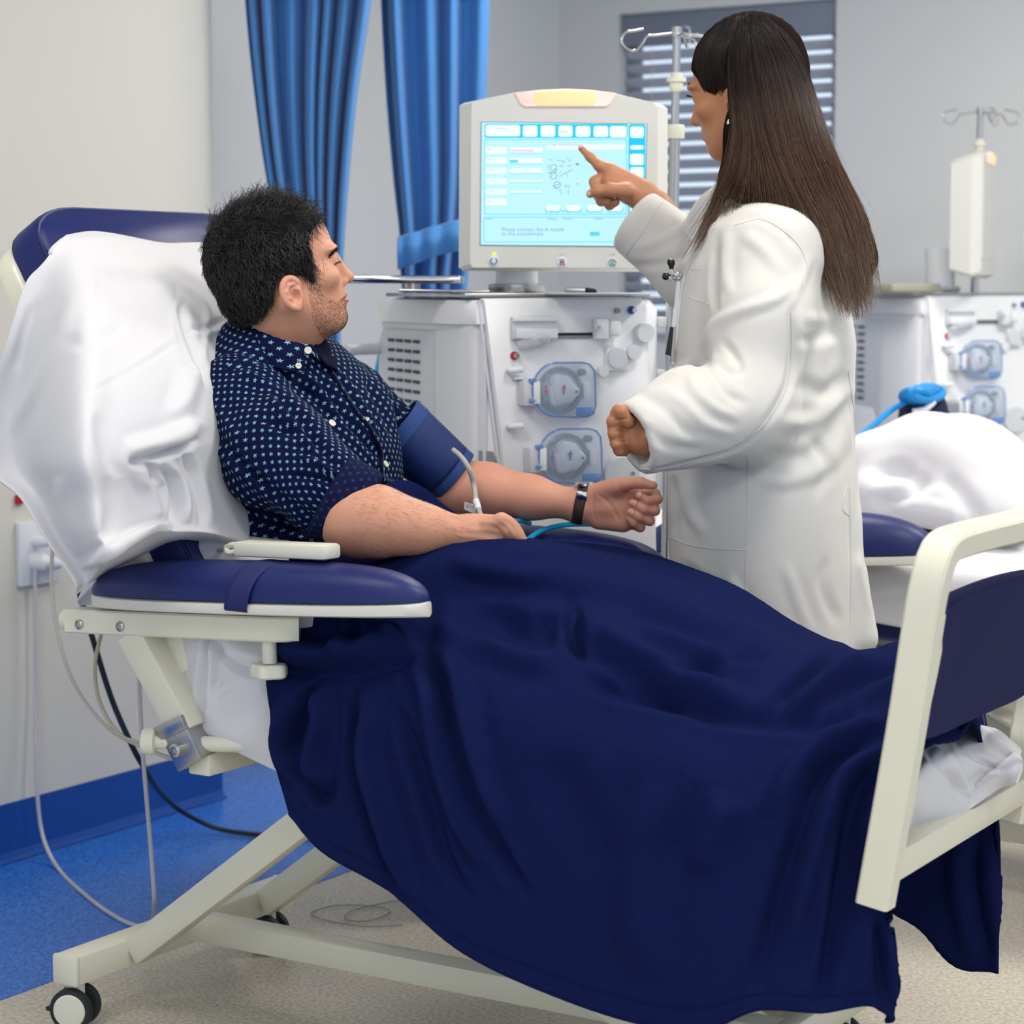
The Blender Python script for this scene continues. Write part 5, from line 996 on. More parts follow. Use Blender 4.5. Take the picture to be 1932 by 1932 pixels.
# brows and lashes
def hairline(bv, pts, n, ln, dirv, r, name, m, par, w=4, seed=0):
    rn = np.random.default_rng(seed); P = []
    sp_ = spline(np.array(pts, float), n)
    for x, y in sp_:
        p, nn = hit(bv, x + rn.normal() * w * .35, y + rn.normal() * w * .35, .0004)
        if p is None: continue
        d = unit(dirv + rn.normal(size=3) * .25); d = unit(d - nn * (d @ nn) * .8); P.append([p + d * ln * t + nn * .001 * math.sin(t * 3) for t in np.linspace(0, 1, 4)])
    if P: strands(None, P, np.full(len(P), r), name, m, par)
hairline(hb, [(620, 486), (628, 476), (636, 470), (643, 467)], 110, .006, HM.f * .6 + HM.u * .6, .0003, 'eyebrow', 'hair_m', man_head, 5)
hairline(hb, [(630, 499), (636, 495), (641, 494)], 26, .005, HM.f - HM.u * .2, .0003, 'eyelash', 'lash', man_head, 2)
for (pts, m) in (([(646, 561), (654, 561.5), (659, 561)], 'lip'),):
    L_ = surf_line(hb, [(648, 566), (653, 567), (658, 567), (661, 568)], .0003, 12)
    if len(L_) > 3: q = MB(); q.add(*tube(L_, [.0015, .0030, .0030], 8)); q.out('lips', 'lip', man_head)
# beard shadow as short stubble strands
rn = np.random.default_rng(11); VH = HM.loc(HV); NH = vnormals(HV, HF)
beard = [loc_of(*p) for p in ((566, 540), (590, 538), (600, 556), (624, 566), (646, 552), (656, 548), (659, 556), (657, 580), (661, 600), (655, 616), (630, 628), (606, 640), (592, 632), (575, 600))]
def scatter(V, N, Fq, mask_v, n, rn):
    ok = np.where(mask_v[Fq].all(1))[0]; a = V[Fq[ok]]; ar = np.linalg.norm(np.cross(a[:, 2] - a[:, 0], a[:, 3] - a[:, 1]), axis=1); c = rn.choice(len(ok), n, p=ar / ar.sum()); s, t = rn.random((2, n, 1)); q = a[c]
    P = (1 - s) * (1 - t) * q[:, 0] + s * (1 - t) * q[:, 1] + s * t * q[:, 2] + (1 - s) * t * q[:, 3]; Nn = N[Fq[ok][c]].mean(1); return P, Nn / np.linalg.norm(Nn, axis=1)[:, None]
mb = in_poly(VH[:, 0], VH[:, 2], beard) & (np.abs(VH[:, 1]) > .012) | (in_poly(VH[:, 0], VH[:, 2], beard) & (VH[:, 2] < -.088))
P, Nn = scatter(HV, NH, HF, mb, 9000, rn); D = -HM.u * .8 + HM.f * .2 + rn.normal(size=P.shape) * .35; D = D - Nn * np.sum(D * Nn, 1)[:, None]; D /= np.linalg.norm(D, axis=1)[:, None]
ln = rn.uniform(.0009, .0019, len(P))[:, None]; M['stubble'] = mat('stubble', '#4a3022', .7); strands(None, np.stack([P, P + (D * .8 + Nn * .5) * ln], 1), np.full(len(P), .00013), 'stubble', 'stubble', man_head, False)['kind'] = 'stuff'
# ---- hair
hp_px = [(606, 404), (603, 418), (596, 436), (588, 452), (590, 470), (594, 486), (595, 503), (598, 520), (600, 536), (592, 534), (578, 522), (566, 520), (548, 519), (530, 528), (524, 545), (521, 566), (508, 592), (490, 604), (470, 612), (452, 616), (425, 590), (385, 480), (395, 390), (480, 340), (600, 340)]
hpoly = [loc_of(*p, x0=(540 if i in (0, 1, 24) else 553)) for i, p in enumerate(hp_px)]
hf0 = head_sdf()
def hair_cap(P):
    x, y, z = P.T; c = np.array([-.022, 0, .030]); r = np.array([.110, .086, .099]); q = (P - c) / r; k0 = np.linalg.norm(q, axis=1); k1 = np.linalg.norm(q / r, axis=1); d = k0 * (k0 - 1) / (k1 + 1e-9)
    q2 = (P - np.array([-.040, 0, -.030])) / np.array([.078, .074, .075]); k0 = np.linalg.norm(q2, axis=1); k1 = np.linalg.norm(q2 / np.array([.078, .074, .075]), axis=1); d2 = k0 * (k0 - 1) / (k1 + 1e-9)
    m = np.minimum(d, d2) - np.maximum(.03 - np.abs(d - d2), 0) ** 2 / .12
    m = np.minimum(m, hf0(P) - .0045)
    return m + .0022 * fnoise(P, 95, 3) + .0012 * fnoise(P, 220, 4)
def poly_sd(x, y, poly):
    poly = np.asarray(poly); d = np.full(len(x), 1e9); P = np.stack([x, y], 1)
    for i in range(len(poly)): dd, _ = segdist(P, poly[i], poly[(i + 1) % len(poly)]); d = np.minimum(d, dd)
    return np.where(in_poly(x, y, poly), -d, d)
def hairfn(P):
    a = hair_cap(P); b = poly_sd(P[:, 0], P[:, 2], hpoly) - .001; m = np.maximum(a, b); k = .008; h = np.maximum(k - np.abs(a - b), 0) / k; return m + h * h * k * .25
fh = Sd(.01); fh.fn(hairfn, box=(np.array([-.14, -.095, -.14]), np.array([.095, .095, .14])))
man_hair, hV, hF = local_skin(HM, fh, .0030, 'hair', 'hair_m', man, smooth=1)
VL = HM.loc(hV); NL = vnormals(hV, hF); nout = 9000; rn = np.random.default_rng(21)
P, Nn = scatter(hV, NL, hF, np.ones(len(hV), bool), nout, rn); PL = HM.loc(P)
top = np.clip((PL[:, 2] - .045) / .05, 0, 1)[:, None]; front = np.clip((PL[:, 0] + .01) / .08, 0, 1)[:, None]; side = 1 - top
Dl = top * np.array([.55, 0, .55]) + side * np.array([.35, 0, -.75]) * (1) + side * (1 - front) * np.array([-.35, 0, -.3]); Dw = Dl @ HM.M + rn.normal(size=P.shape) * (.18 + .35 * top)
# clumps
cc_ = P[rn.integers(0, nout, 420)]; cid = np.array([np.argmin(((cc_ - p_) ** 2).sum(1)) for p_ in P]); cdir = rn.normal(size=(420, 3)) * .5; Dw += cdir[cid] * (.35 + .9 * top)
Dw = Dw - Nn * np.sum(Dw * Nn, 1)[:, None] * (1 - .55 * top); Dw /= np.linalg.norm(Dw, axis=1)[:, None]
ln = (rn.uniform(.012, .020, nout) + top[:, 0] * rn.uniform(0, .014, nout))[:, None]; curl = np.cross(Dw, Nn) * (rn.normal(size=(nout, 1)) * .35)
ks = [P - Nn * .0012 * (1 - t) + Nn * .0022 * t * side + (Dw * t + curl * t * t + Nn * (.30 * top * t * (1.4 - t) + .16 * t * (1 - t))) * ln for t in np.linspace(0, 1, 6)]
strands(None, np.stack(ks, 1), rn.uniform(.00028, .00055, nout), 'hair_strands', 'hair_s', man_hair)['kind'] = 'stuff'
# fringe and crown tufts
cl = []
for (x, y, dx, dy, n_) in ((603, 400, .25, -1, 26), (600, 412, .45, -.9, 26), (594, 425, .3, -1, 22), (570, 368, .6, .8, 30), (595, 372, .7, .4, 26), (545, 362, .2, 1, 30), (520, 362, -.1, 1, 26), (585, 362, .5, .8, 26), (492, 372, -.3, 1, 22), (410, 470, -1, -.2, 26), (405, 445, -1, .35, 20), (415, 425, -.9, .5, 18), (460, 388, -.4, .9, 18), (604, 385, .8, -.2, 24), (592, 440, .2, -1, 20), (590, 505, .2, -1, 30), (592, 515, .3, -1, 30)):
    p, nn = hit(bvh(hV, hF) if not cl and False else (_hb if '_hb' in globals() else globals().setdefault('_hb', bvh(hV, hF))), x - dx * 8, y + dy * 8, 0)
    if p is None: continue
    for _ in range(n_):
        d = unit(np.array([dx, rn.normal() * .3, dy]) + rn.normal(size=3) * .28); l_ = rn.uniform(.012, .026); q0 = p + rn.normal(size=3) * .006; cv = rn.normal(size=3) * .3; cl.append([q0 + (d * t + cv * t * t) * l_ for t in np.linspace(0, 1, 6)])
strands(None, cl, rn.uniform(.0003, .0006, len(cl)), 'loose_tufts', 'hair_s', man_hair)['kind'] = 'stuff'
# ---- shirt torso
sp_ax = unit(B(.235, 0, 1.19) - B(.44, 0, .80)); fr_ax = unit(np.cross(Lv, sp_ax)); fr_ax = fr_ax if fr_ax @ Uv > 0 else -fr_ax; axs = [Lv, fr_ax, sp_ax]
f = Sd(.05)
f.ell(ov(548, 785, .25), (.185, .125, .20), axs).ell(ov(600, 890, .26), (.175, .125, .16), axs).ell(ov(560, 960, .25), (.18, .13, .15), axs).ell(ov(618, 800, .30), (.12, .09, .12), axs)
f.cone(ov(500, 700, .20), ov(455, 748, .08), .060, .070).cone(ov(540, 705, .27), ov(655, 758, .44), .050, .062).cone(ov(655, 758, .44), ov(738, 814, .49), .062, .056)
f.cone(ov(515, 680, .215), ov(525, 655, .22), .062, .056)
f.ell(ov(470, 900, .12), (.09, .09, .16), axs)
V, Fq = skin(f, .0060); N = vnormals(V, Fq)
SF = [([(600, 700), (640, 770), (690, 830), (740, 880)], 8, -.006), ([(520, 700), (570, 730), (610, 760), (640, 810)], 9, -.007), ([(560, 690), (600, 740), (640, 790)], 8, .006), ([(600, 680), (650, 720), (690, 780), (720, 840)], 6, .005), ([(700, 700), (730, 750), (760, 800)], 9, .005), ([(690, 720), (720, 770), (745, 830)], 7, -.005), ([(640, 900), (690, 900), (740, 910)], 8, .006), ([(390, 900), (450, 960), (520, 990), (600, 1000)], 9, -.008), ([(400, 870), (470, 930), (560, 970)], 9, .008), ([(420, 980), (500, 1010), (600, 1015)], 8, .005), ([(455, 660), (520, 690), (590, 720)], 7, -.004)]
V = folds(V, N, [(a, b, c * 1.5) for a, b, c in SF]); V = V + N * (.0022 * fnoise(V, 32, 71))[:, None]
def puv(V, c, ax, side_, R_): side_ = unit(side_ - ax * (side_ @ ax)); q = V - c; s_ = q @ ax; a = np.arctan2(q @ np.cross(ax, side_), q @ side_); return np.stack([a * R_, s_, 0 * s_], 1)
torso = mesh('shirt', V, Fq, 'shirt', man, True, {'puv': puv(V, ov(560, 850, .26), sp_ax, fr_ax * .8 - Lv * .6, .155)}); tV, tF = V, Fq; tb = bvh(V, Fq)
# ---- near sleeve, rolled cuff
sh_, el = ov(452, 760, .075), ov(668, 975, .020)
f = Sd(.04); f.cone(ov(440, 775, .080), ov(520, 850, .05), .074, .084).cone(ov(520, 850, .05), ov(612, 920, .035), .084, .074).cone(ov(450, 735, .085), ov(470, 760, .08), .062, .072)
cutn = unit(ov(700, 925, .03) - ov(590, 880, .03)) * 0
axa = unit(el - sh_)
V, Fq = skin(f, .0052); N = vnormals(V, Fq)
SF2 = [([(390, 800), (440, 860), (520, 930), (600, 985)], 9, -.007), ([(380, 850), (420, 910), (500, 970), (590, 1005)], 10, .007), ([(480, 780), (540, 810), (600, 830)], 8, -.005), ([(520, 740), (570, 790), (610, 850), (640, 890)], 9, -.008), ([(500, 740), (550, 800), (600, 860)], 10, .006), ([(450, 700), (500, 725), (560, 760)], 8, .005), ([(560, 860), (610, 880), (660, 900)], 7, .006), ([(540, 900), (600, 900), (650, 915)], 7, -.006), ([(400, 740), (430, 800), (460, 840)], 9, .004), ([(590, 850), (620, 880), (650, 895)], 5, -.005)]
V = folds(V, N, [(a, b, c * 1.5) for a, b, c in SF2]); V = V + N * (.002 * fnoise(V, 34, 77))[:, None]
slv = mesh('sleeve', V, Fq, 'shirt', man, True, {'puv': puv(V, sh_, axa, np.array([0, -1., 0]) + .3 * Lv, .082)}); sb = bvh(V, Fq)
# rolled cuff: squashed ring around the arm end
c0 = ov(652, 952, .030); ca = unit(ov(655, 935, .03) - ov(600, 900, .03) + np.array([0, 0, -.01])); ca = unit(np.array([.86, -.05, -.50]))
f = Sd(.012)
for i in range(24):
    a = 2 * math.pi * i / 24; e1 = unit(np.cross(ca, Lv)); e2 = unit(np.cross(ca, e1)); R1, R2 = .062, .055; p0 = c0 + R1 * math.cos(a) * e1 + R2 * math.sin(a) * e2; f.cone(p0 - ca * .022, p0 + ca * .018, .011, .012)
V, Fq = skin(f, .0042); V = V + vnormals(V, Fq) * (.0018 * fnoise(V, 60, 81))[:, None]; mesh('rolled_cuff', V, Fq, 'shirt_in', slv, True, {'puv': puv(V, c0, ca, -Lv, .07)})
# collar and placket, buttons
def strip(bv, a, b_, lift, name, m, par, n=20, th=.0015, uv=True):
    """patch between two photo polylines, laid on the surface"""
    A = [hit(bv, x, y, lift)[0] for x, y in spline(np.array(a, float), n)]; B_ = [hit(bv, x, y, lift)[0] for x, y in spline(np.array(b_, float), n)]; K = [(p, q) for p, q in zip(A, B_) if p is not None and q is not None]
    if len(K) < 3: return None
    G = grid_surf([[p, (p + q) / 2, q] for p, q in K], 30, 12); G = face_cam(G); return shell(G, th, name, m, par, None)
O5 = lambda x, y, v: ov(x, y, v)
G = grid_surf([[O5(452, 617, .19), O5(446, 650, .175), O5(452, 690, .15)], [O5(490, 629, .135), O5(490, 655, .12), O5(500, 690, .105)], [O5(540, 642, .135), O5(540, 668, .12), O5(548, 700, .115)], [O5(576, 648, .165), O5(576, 672, .15), O5(575, 703, .145)]], 50, 24); G = face_cam(G)
V = G.reshape(-1, 3); ccol = shell(G, .003, 'collar', 'shirt', man, {'puv': np.concatenate([puv(V, ov(520, 660, .2), Zv, -Lv, .06)] * 2)})
G = grid_surf([[O5(574, 649, .16), O5(575, 668, .155)], [O5(590, 651, .17), O5(592, 672, .17)], [O5(601, 668, .20), O5(603, 682, .19)]], 20, 10); V = G.reshape(-1, 3); shell(face_cam(G), .003, 'collar_stand', 'shirt', ccol, {'puv': np.concatenate([puv(V, ov(520, 660, .2), Zv, -Lv, .06)] * 2)})
G = grid_surf([[O5(600, 630, .24), O5(596, 650, .22), O5(604, 674, .20)], [O5(613, 640, .26), O5(610, 662, .24), O5(617, 688, .215)], [O5(626, 655, .28), O5(625, 675, .25), O5(630, 694, .225)], [O5(634, 668, .29), O5(634, 682, .26), O5(638, 698, .235)]], 30, 16); shell(face_cam(G), .003, 'far_collar', 'shirt_plain', man)
G = grid_surf([[O5(455, 622, .30), O5(450, 650, .30)], [O5(500, 632, .32), O5(500, 660, .32)], [O5(560, 640, .34), O5(560, 670, .33)], [O5(605, 640, .31), O5(606, 672, .29)]], 30, 8); shell(face_cam(G), .003, 'collar_back', 'shirt_plain', man)
pl = surf_line(tb, [(606, 676), (622, 700), (640, 730), (668, 775), (700, 815), (716, 850), (718, 890), (722, 905)], .0015, 40)
if len(pl) > 5: q = MB(); q.add(*tube(pl, .0028, 8, flat=.6)); q.out('placket_edge', 'shirt_plain', man); pl2 = [p + np.array([.004, 0, .002]) for p in pl]; q = MB(); q.add(*tube(pl2, .0007, 5)); M['stitch'] = mat('pale_stitch', '#3c4568', .7); q.out('stitching', 'stitch', man)
for x, y, r_, bv_ in ((581, 661, .0062, None), (563, 690, .0052, None), (626, 799, .0066, tb), (693, 791, .0035, tb), (727, 876, .0062, tb)):
    if bv_ is None: p = O5(x, y, .150 if x > 570 else .128); n_ = unit(np.array([.25, -1, .1]))
    else:
        p, n_ = hit(bv_, x, y, .001)
        if p is None: continue
    q = MB(); q.add(*lathe(p, n_, [(r_, -.001), (r_, .0016), (r_ * .82, .0022), (r_ * .75, .0016), (.0004, .0016)], 24)); bt_ = q.out('button', 'button', man)
    q = MB()
    for sx in (-1, 1): q.add(*lathe(p + n_ * .0013 + np.array([sx, 0, sx * .6]) * .0009, n_, [(.0006, 0), (.0005, .0006)], 8))
    q.out('thread', 'blackpl', bt_)
# ---- near forearm and hand
f = Sd(.03); E0 = ov(672, 978, .020); E1 = ov(720, 985, .03); W0 = ov(893, 1006, .115)
f.cone(ov(640, 950, .03), E0, .050, .052).cone(E0, E1, .050, .050).cone(E1, ov(790, 997, .06), .050, .036).cone(ov(790, 997, .06), W0, .036, .024).cone(ov(655, 1000, .02), ov(668, 1005, .02), .030, .028)
hc = ov(925, 1008, .13); f.cone(W0, hc, .024, .027, k=.02)
kn = [(946, 980, .112), (957, 986, .120), (966, 994, .128), (973, 1004, .136)]
f.cone(W0, ov(940, 992, .12), .020, .017, k=.02).cone(W0, ov(955, 1010, .14), .020, .016, k=.02)
for i, (x, y, v) in enumerate(kn):
    a = ov(920, 990 + 6 * i, v - .005); b_ = ov(x, y, v); c_ = ov(x + 12, y + 20, v + .006); d_ = ov(x + 2, y + 40, v + .016); finger(f, [a, b_, c_, d_], .0118, .0085, .005)
finger(f, [ov(905, 1012, .11), ov(930, 1030, .11), ov(950, 1042, .115)], .013, .009, .01)
V, Fq = skin(f, .0032); N = vnormals(V, Fq); V = folds(V, N, [([(900, 985), (925, 985), (945, 990)], 3, .0012), ([(880, 1000), (915, 1000), (950, 1004)], 3, .0010), ([(860, 1010), (900, 1015), (930, 1018)], 3, .001), ([(935, 984), (955, 998), (968, 1020)], 2, -.0018), ([(928, 992), (945, 1005), (955, 1025)], 2, -.0016), ([(948, 980), (964, 990), (976, 1012)], 2, -.0016)]); mesh('forearm', V, Fq, 'skin_m', man); ab_ = bvh(V, Fq)
P, Nn = scatter(V, vnormals(V, Fq), Fq, (proj(V)[:, 0] > 660) & (proj(V)[:, 0] < 890), 1500, rn); Dh = unit(W0 - E1) + rn.normal(size=P.shape) * .3; Dh -= Nn * np.sum(Dh * Nn, 1)[:, None] * .8; M['armhair'] = mat('arm_hair', '#6a4632', .6); ln = rn.uniform(.004, .010, len(P))[:, None]
strands(None, np.stack([P, P + Dh * ln * .5 + Nn * .0012, P + Dh * ln + Nn * .001 - Zv * .002], 1), np.full(len(P), .00011), 'arm_hair', 'armhair', man)['kind'] = 'stuff'
# ---- far arm, open hand with curled fingers
f = Sd(.03); A0 = ov(800, 850, .52); A1 = ov(868, 925, .56); 
f.cone(ov(740, 810, .50), A1, .050, .046).cone(A1, ov(920, 925, .58), .046, .046).cone(ov(920, 925, .58), ov(1000, 938, .61), .044, .036).cone(ov(1000, 938, .61), ov(1092, 953, .64), .036, .0265)
W1 = ov(1105, 955, .645); f.cone(ov(1092, 953, .64), W1, .0265, .028, k=.02)
f.cone(W1, ov(1185, 935, .665), .028, .020, k=.02).cone(W1, ov(1180, 975, .66), .026, .022, k=.02).cone(ov(1150, 955, .645), ov(1185, 955, .66), .020, .019, k=.02)
f.cone(ov(1120, 930, .635), ov(1165, 918, .635), .017, .016, k=.015).cone(ov(1130, 985, .64), ov(1175, 990, .65), .013, .013, k=.015)
# thumb across the top
finger(f, [ov(1150, 920, .640), ov(1180, 913, .635), ov(1208, 911, .638), ov(1233, 916, .645)], .0125, .0078, .008)
fg = [((1196, 930, .680), (1236, 932, .672), (1241, 942, .655), (1222, 945, .640), (1206, 935, .632)), ((1196, 948, .678), (1233, 955, .668), (1236, 964, .650), (1215, 961, .636), (1193, 949, .628)), ((1190, 968, .675), (1222, 978, .665), (1226, 983, .648), (1206, 975, .634), (1189, 966, .627)), ((1182, 985, .668), (1206, 993, .660), (1208, 995, .646), (1196, 986, .634), (1188, 979, .630))]
for p_ in fg: finger(f, [ov(*a) for a in p_], .0100, .0072, .0045)
V, Fq = skin(f, .0026); N = vnormals(V, Fq); V = folds(V, N, [([(1125, 930), (1150, 950), (1170, 985)], 3, -.0012), ([(1120, 925), (1119, 955), (1124, 985)], 2.5, -.001)]); mesh('far_forearm', V, Fq, 'skin_hand', man); fb_ = bvh(V, Fq)
for x, y, v in ((1228, 912, .641), (1197, 949, .624), (1192, 966, .6235), (1206, 934, .627)):
    q = MB(); V_, F_ = lathe(ov(x, y, v), -Lv + Zv * .2, [(.0052, -.002), (.0048, .0008), (.002, .0016), (.0003, .0018)], 14); q.add(V_, F_); q.out('nail', 'nail', man)
# watch
wt = thing('wrist_watch', 'wrist watch with dark brown strap and steel case on the man\'s far wrist', 'watch', ov(1096, 953, .64)); M['leather'] = mat('brown_leather', '#3d2b25', .6, bump=.3, bscale=400)
wax = unit(ov(1105, 955, .645) - ov(1085, 951, .637)); e1 = unit(np.cross(wax, Lv)); e2 = np.cross(wax, e1); c = ov(1096, 953, .6415)
def band(c, r1, r2, wd, th, a0, a1, n=40):
    G = [[c + wax * (s * wd / 2) + (r1 * math.cos(a)) * e1 + (r2 * math.sin(a)) * e2 for a in np.linspace(a0, a1, n)] for s in (-1, -.8, .8, 1)]; return np.array(G)
G = band(c, .0325, .0315, .019, .002, 0, 2 * math.pi, 60); nrm = G.mean(1, keepdims=True); G[1:3] += (G[1:3] - nrm[1:3]) * .03; G2 = face_cam(G)
Vb = []; 
def wrap(off, lift, nn=60):
    row = []
    for a in np.linspace(0, 2 * math.pi, nn):
        d = math.cos(a) * e1 + math.sin(a) * e2; o_ = c + wax * off; h_ = fb_.ray_cast(Vector(o_ + d * .06), Vector(-d)); row.append((np.array(h_[0]) if h_[0] is not None else o_ + d * .03) + d * lift)
    row = np.array(row); 
    for _ in range(4): row = .5 * row + .25 * (np.roll(row[:-1], 1, 0)[np.r_[0:nn - 1, 0]] + np.roll(row[:-1], -1, 0)[np.r_[0:nn - 1, 0]])
    return row
G = np.array([wrap(o_, l_) for o_, l_ in ((-.010, .0004), (-.0085, .0022), (0, .0026), (.0085, .0022), (.010, .0004))])
shell(G if np.sum(grid_normals(G) * (G - c)) > 0 else G[:, ::-1], .0018, 'strap', 'leather', wt)
topz = G[2][np.argmax(G[2][:, 2])]; nearp = hit(fb_, 1100, 936, .0045)[0]
topd = unit(Zv); q = MB(); q.add(*lathe(topz - Zv * .002, Zv, [(.015, 0), (.017, .001), (.017, .005), (.015, .007)], 28)); cs = q.out('case', 'chrome', wt); q = MB(); q.add(*tube(G[4][(G[4] @ Lv) < (c @ Lv) + .012] + wax * .001, .0012, 6)) if 0 else q.add(*rbox(nearp, (wax, -Lv, Zv), (.0095, .0015, .0075), .0012)); q.out('buckle', 'chrome', wt); 
# ---- blood pressure cuff and tubes
cf = thing('blood_pressure_cuff', 'navy pressure cuff wrapped round the man\'s far upper arm', 'cuff', ov(810, 850, .52)); M['cuffnavy'] = mat('cuff_nylon', '#16306b', .6, bump=.3, bscale=600); M['cuffedge'] = mat('cuff_velcro', '#2c4a8c', .75, bump=.6, bscale=900)
k0 = ov(752, 812, .485); k1 = ov(852, 897, .548); ka = unit(k1 - k0); g1 = unit(np.cross(ka, Lv)); g2 = np.cross(ka, g1)
def cuffring(t0, t1, r0, r1, nm, m, par, lift=0):
    G = [[k0 + (k1 - k0) * t + (r0 + (r1 - r0) * t + lift) * (math.cos(a) * g1 + math.sin(a) * g2) for a in np.linspace(0, 2 * math.pi, 60)] for t in np.linspace(t0, t1, 14)]; G = np.array(G); c_ = (k0 + k1) / 2
    return shell(G if np.sum(grid_normals(G) * (G - c_)) > 0 else G[:, ::-1], .004, nm, m, par)
cm_ = cuffring(0.08, .90, .064, .056, 'cuff_body', 'cuffnavy', cf); cuffring(-.08, .14, .062, .062, 'edge_band', 'cuffedge', cf, .002); cuffring(.82, 1.04, .056, .054, 'edge_band', 'cuffedge', cf, .002)
q = MB(); q.add(*bar(ov(795, 803, .47), ov(868, 866, .53), .004, .010)); q.out('seam_flap', 'cuffnavy', cf)
tb_ = tag(cable([ov(854, 848, .47), ov(870, 862, .47), ov(885, 885, .47), ov(894, 915, .48), ov(898, 945, .46), ov(906, 970, .42), ov(916, 985, .32), ov(940, 1010, .2)], .0048, 'greycable', 'cuff_hose', 'grey rubber hose leaving the pressure cuff, with a paper tag'), cat='hose')
q = MB(); q.add(*prism([ov(877, 947, .45), ov(876, 961, .45), ov(894, 968, .45), ov(903, 966, .45), ov(902, 954, .45)], -Lv, .0008)); q.add(*tube([ov(898, 945, .46), ov(903, 962, .44)], .0062, 10)); tg = tag(q.out('paper_tag', 'paper'), 'white paper tag folded round the grey cuff hose', 'tag')
for i in range(3): text_mesh(('No 421 B', '88-12 41', '7')[i], .0042, ov(880, 953 + 3.5 * i, .4485), Uv * .93 - Zv * .12, Zv, 'print', 'machdark', tg)
cable([ov(940, 1010, .25), ov(958, 992, .40), ov(966, 985, .50), ov(980, 983, .58), ov(1000, 987, .62)], .0045, 'cyan', 'cyan_tube', 'short end of bright cyan tube emerging beside the man\'s near hand')
cable([ov(960, 1060, .40), ov(985, 1030, .50), ov(1000, 1015, .575), ov(1030, 998, .615), ov(1070, 990, .625), ov(1120, 989, .635), ov(1160, 992, .66)], .0048, 'cyan', 'cyan_tube', 'long bright cyan tube curving over the far armrest under the wrist')
cable([oY(722, 640, 5.15), oY(716, 680, 5.15), oY(709, 720, 5.15), oY(712, 800, 5.15), oY(730, 900, 5.15)], .007, 'cyan', 'cyan_hose', 'bright cyan hose hanging at the back of the machine')
# ================================================================== THE STANDING WOMAN
wom = thing('person', 'woman with long brown hair in a white coat, standing and pointing at the screen', 'person', oY(1450, 2040, 4.0) * np.array([1, 1, 0]))
M['coat'] = mat('white_coat', '#d4d1cc', .8, bump=.15, bscale=700, sheen=.15)
HW = Head(oY(1403, 160, 4.0), math.radians(150), math.radians(-12), .965)
hf = head_sdf(True); nw = oY(1440, 400, 3.99); nl = HW.loc(nw); hf.cone((-.025, 0, -.07), nl, .048, .055, k=.03)
wh, WV, WF = local_skin(HW, hf, .0026, 'head', 'skin_w', wom); wb = bvh(WV, WF)
for s in (-1, 1): local_skin(HW, ear_sdf(s), .0014, 'ear', 'skin_w', wh)
for s in (-1, 1):
    q = MB(); q.add(*lathe(HW.w((.0785, s * .032, -.007)) - HW.f * .0105, HW.f, [(.0105 * math.sin(t), .0105 - .0105 * math.cos(t)) for t in np.linspace(.05, math.pi - .05, 14)], 20)); e = q.out('eye', 'eyew', wh)
    q = MB(); q.add(*lathe(HW.w((.0785, s * .032, -.007)), HW.f, [(.0056, .0086), (.004, .0100), (.0005, .0107)], 18)); q.out('iris', 'iris', e)
    rn = np.random.default_rng(6); P = []
    for t in np.linspace(0, 1, 40):
        p = HW.w((.0885 - .004 * abs(t - .3), s * (.022 + .025 * t), -.0045 + .003 * math.sin(t * 3))); d = unit(HW.f + HW.l * s * .5 * (t - .2) + HW.u * .15 + rn.normal(size=3) * .1); P.append([p + d * .009 * a + HW.u * .003 * a * a for a in np.linspace(0, 1, 4)])
    strands(None, P, np.full(len(P), .0005), 'eyelashes', 'lash', wh)
    P = []
    for _ in range(160):
        t = rn.random(); p = HW.w((.0965 - .016 * t * t, s * (.012 + .036 * t), .0145 + .004 * math.sin(t * 3) + rn.normal() * .0018)); d = unit(HW.l * s * 1.0 + HW.u * .3 - HW.f * .3 * t + rn.normal(size=3) * .2); P.append([p + d * .007 * a for a in np.linspace(0, 1, 3)])
    strands(None, P, np.full(len(P), .0005), 'eyebrow', 'lash', wh)
L_ = surf_line(wb, [(1327, 262), (1331, 265), (1336, 268)], .0002, 8)
if len(L_) > 3: q = MB(); q.add(*tube(L_, [.0028, .0028, .0012], 8)); q.out('lips', 'lip', wh)
er = thing('earring', 'small drop earring on the woman\'s left ear', 'earring', HW.w((-.006, .086, -.068)))
EP = oY(1374, 227, 3.895)
q = MB(); q.add(*lathe(EP, Zv, [(.0005, -.008), (.0028, -.006), (.0030, -.004), (.0012, 0), (.0005, .002)], 12)); q.out('stone', 'chrome', er)
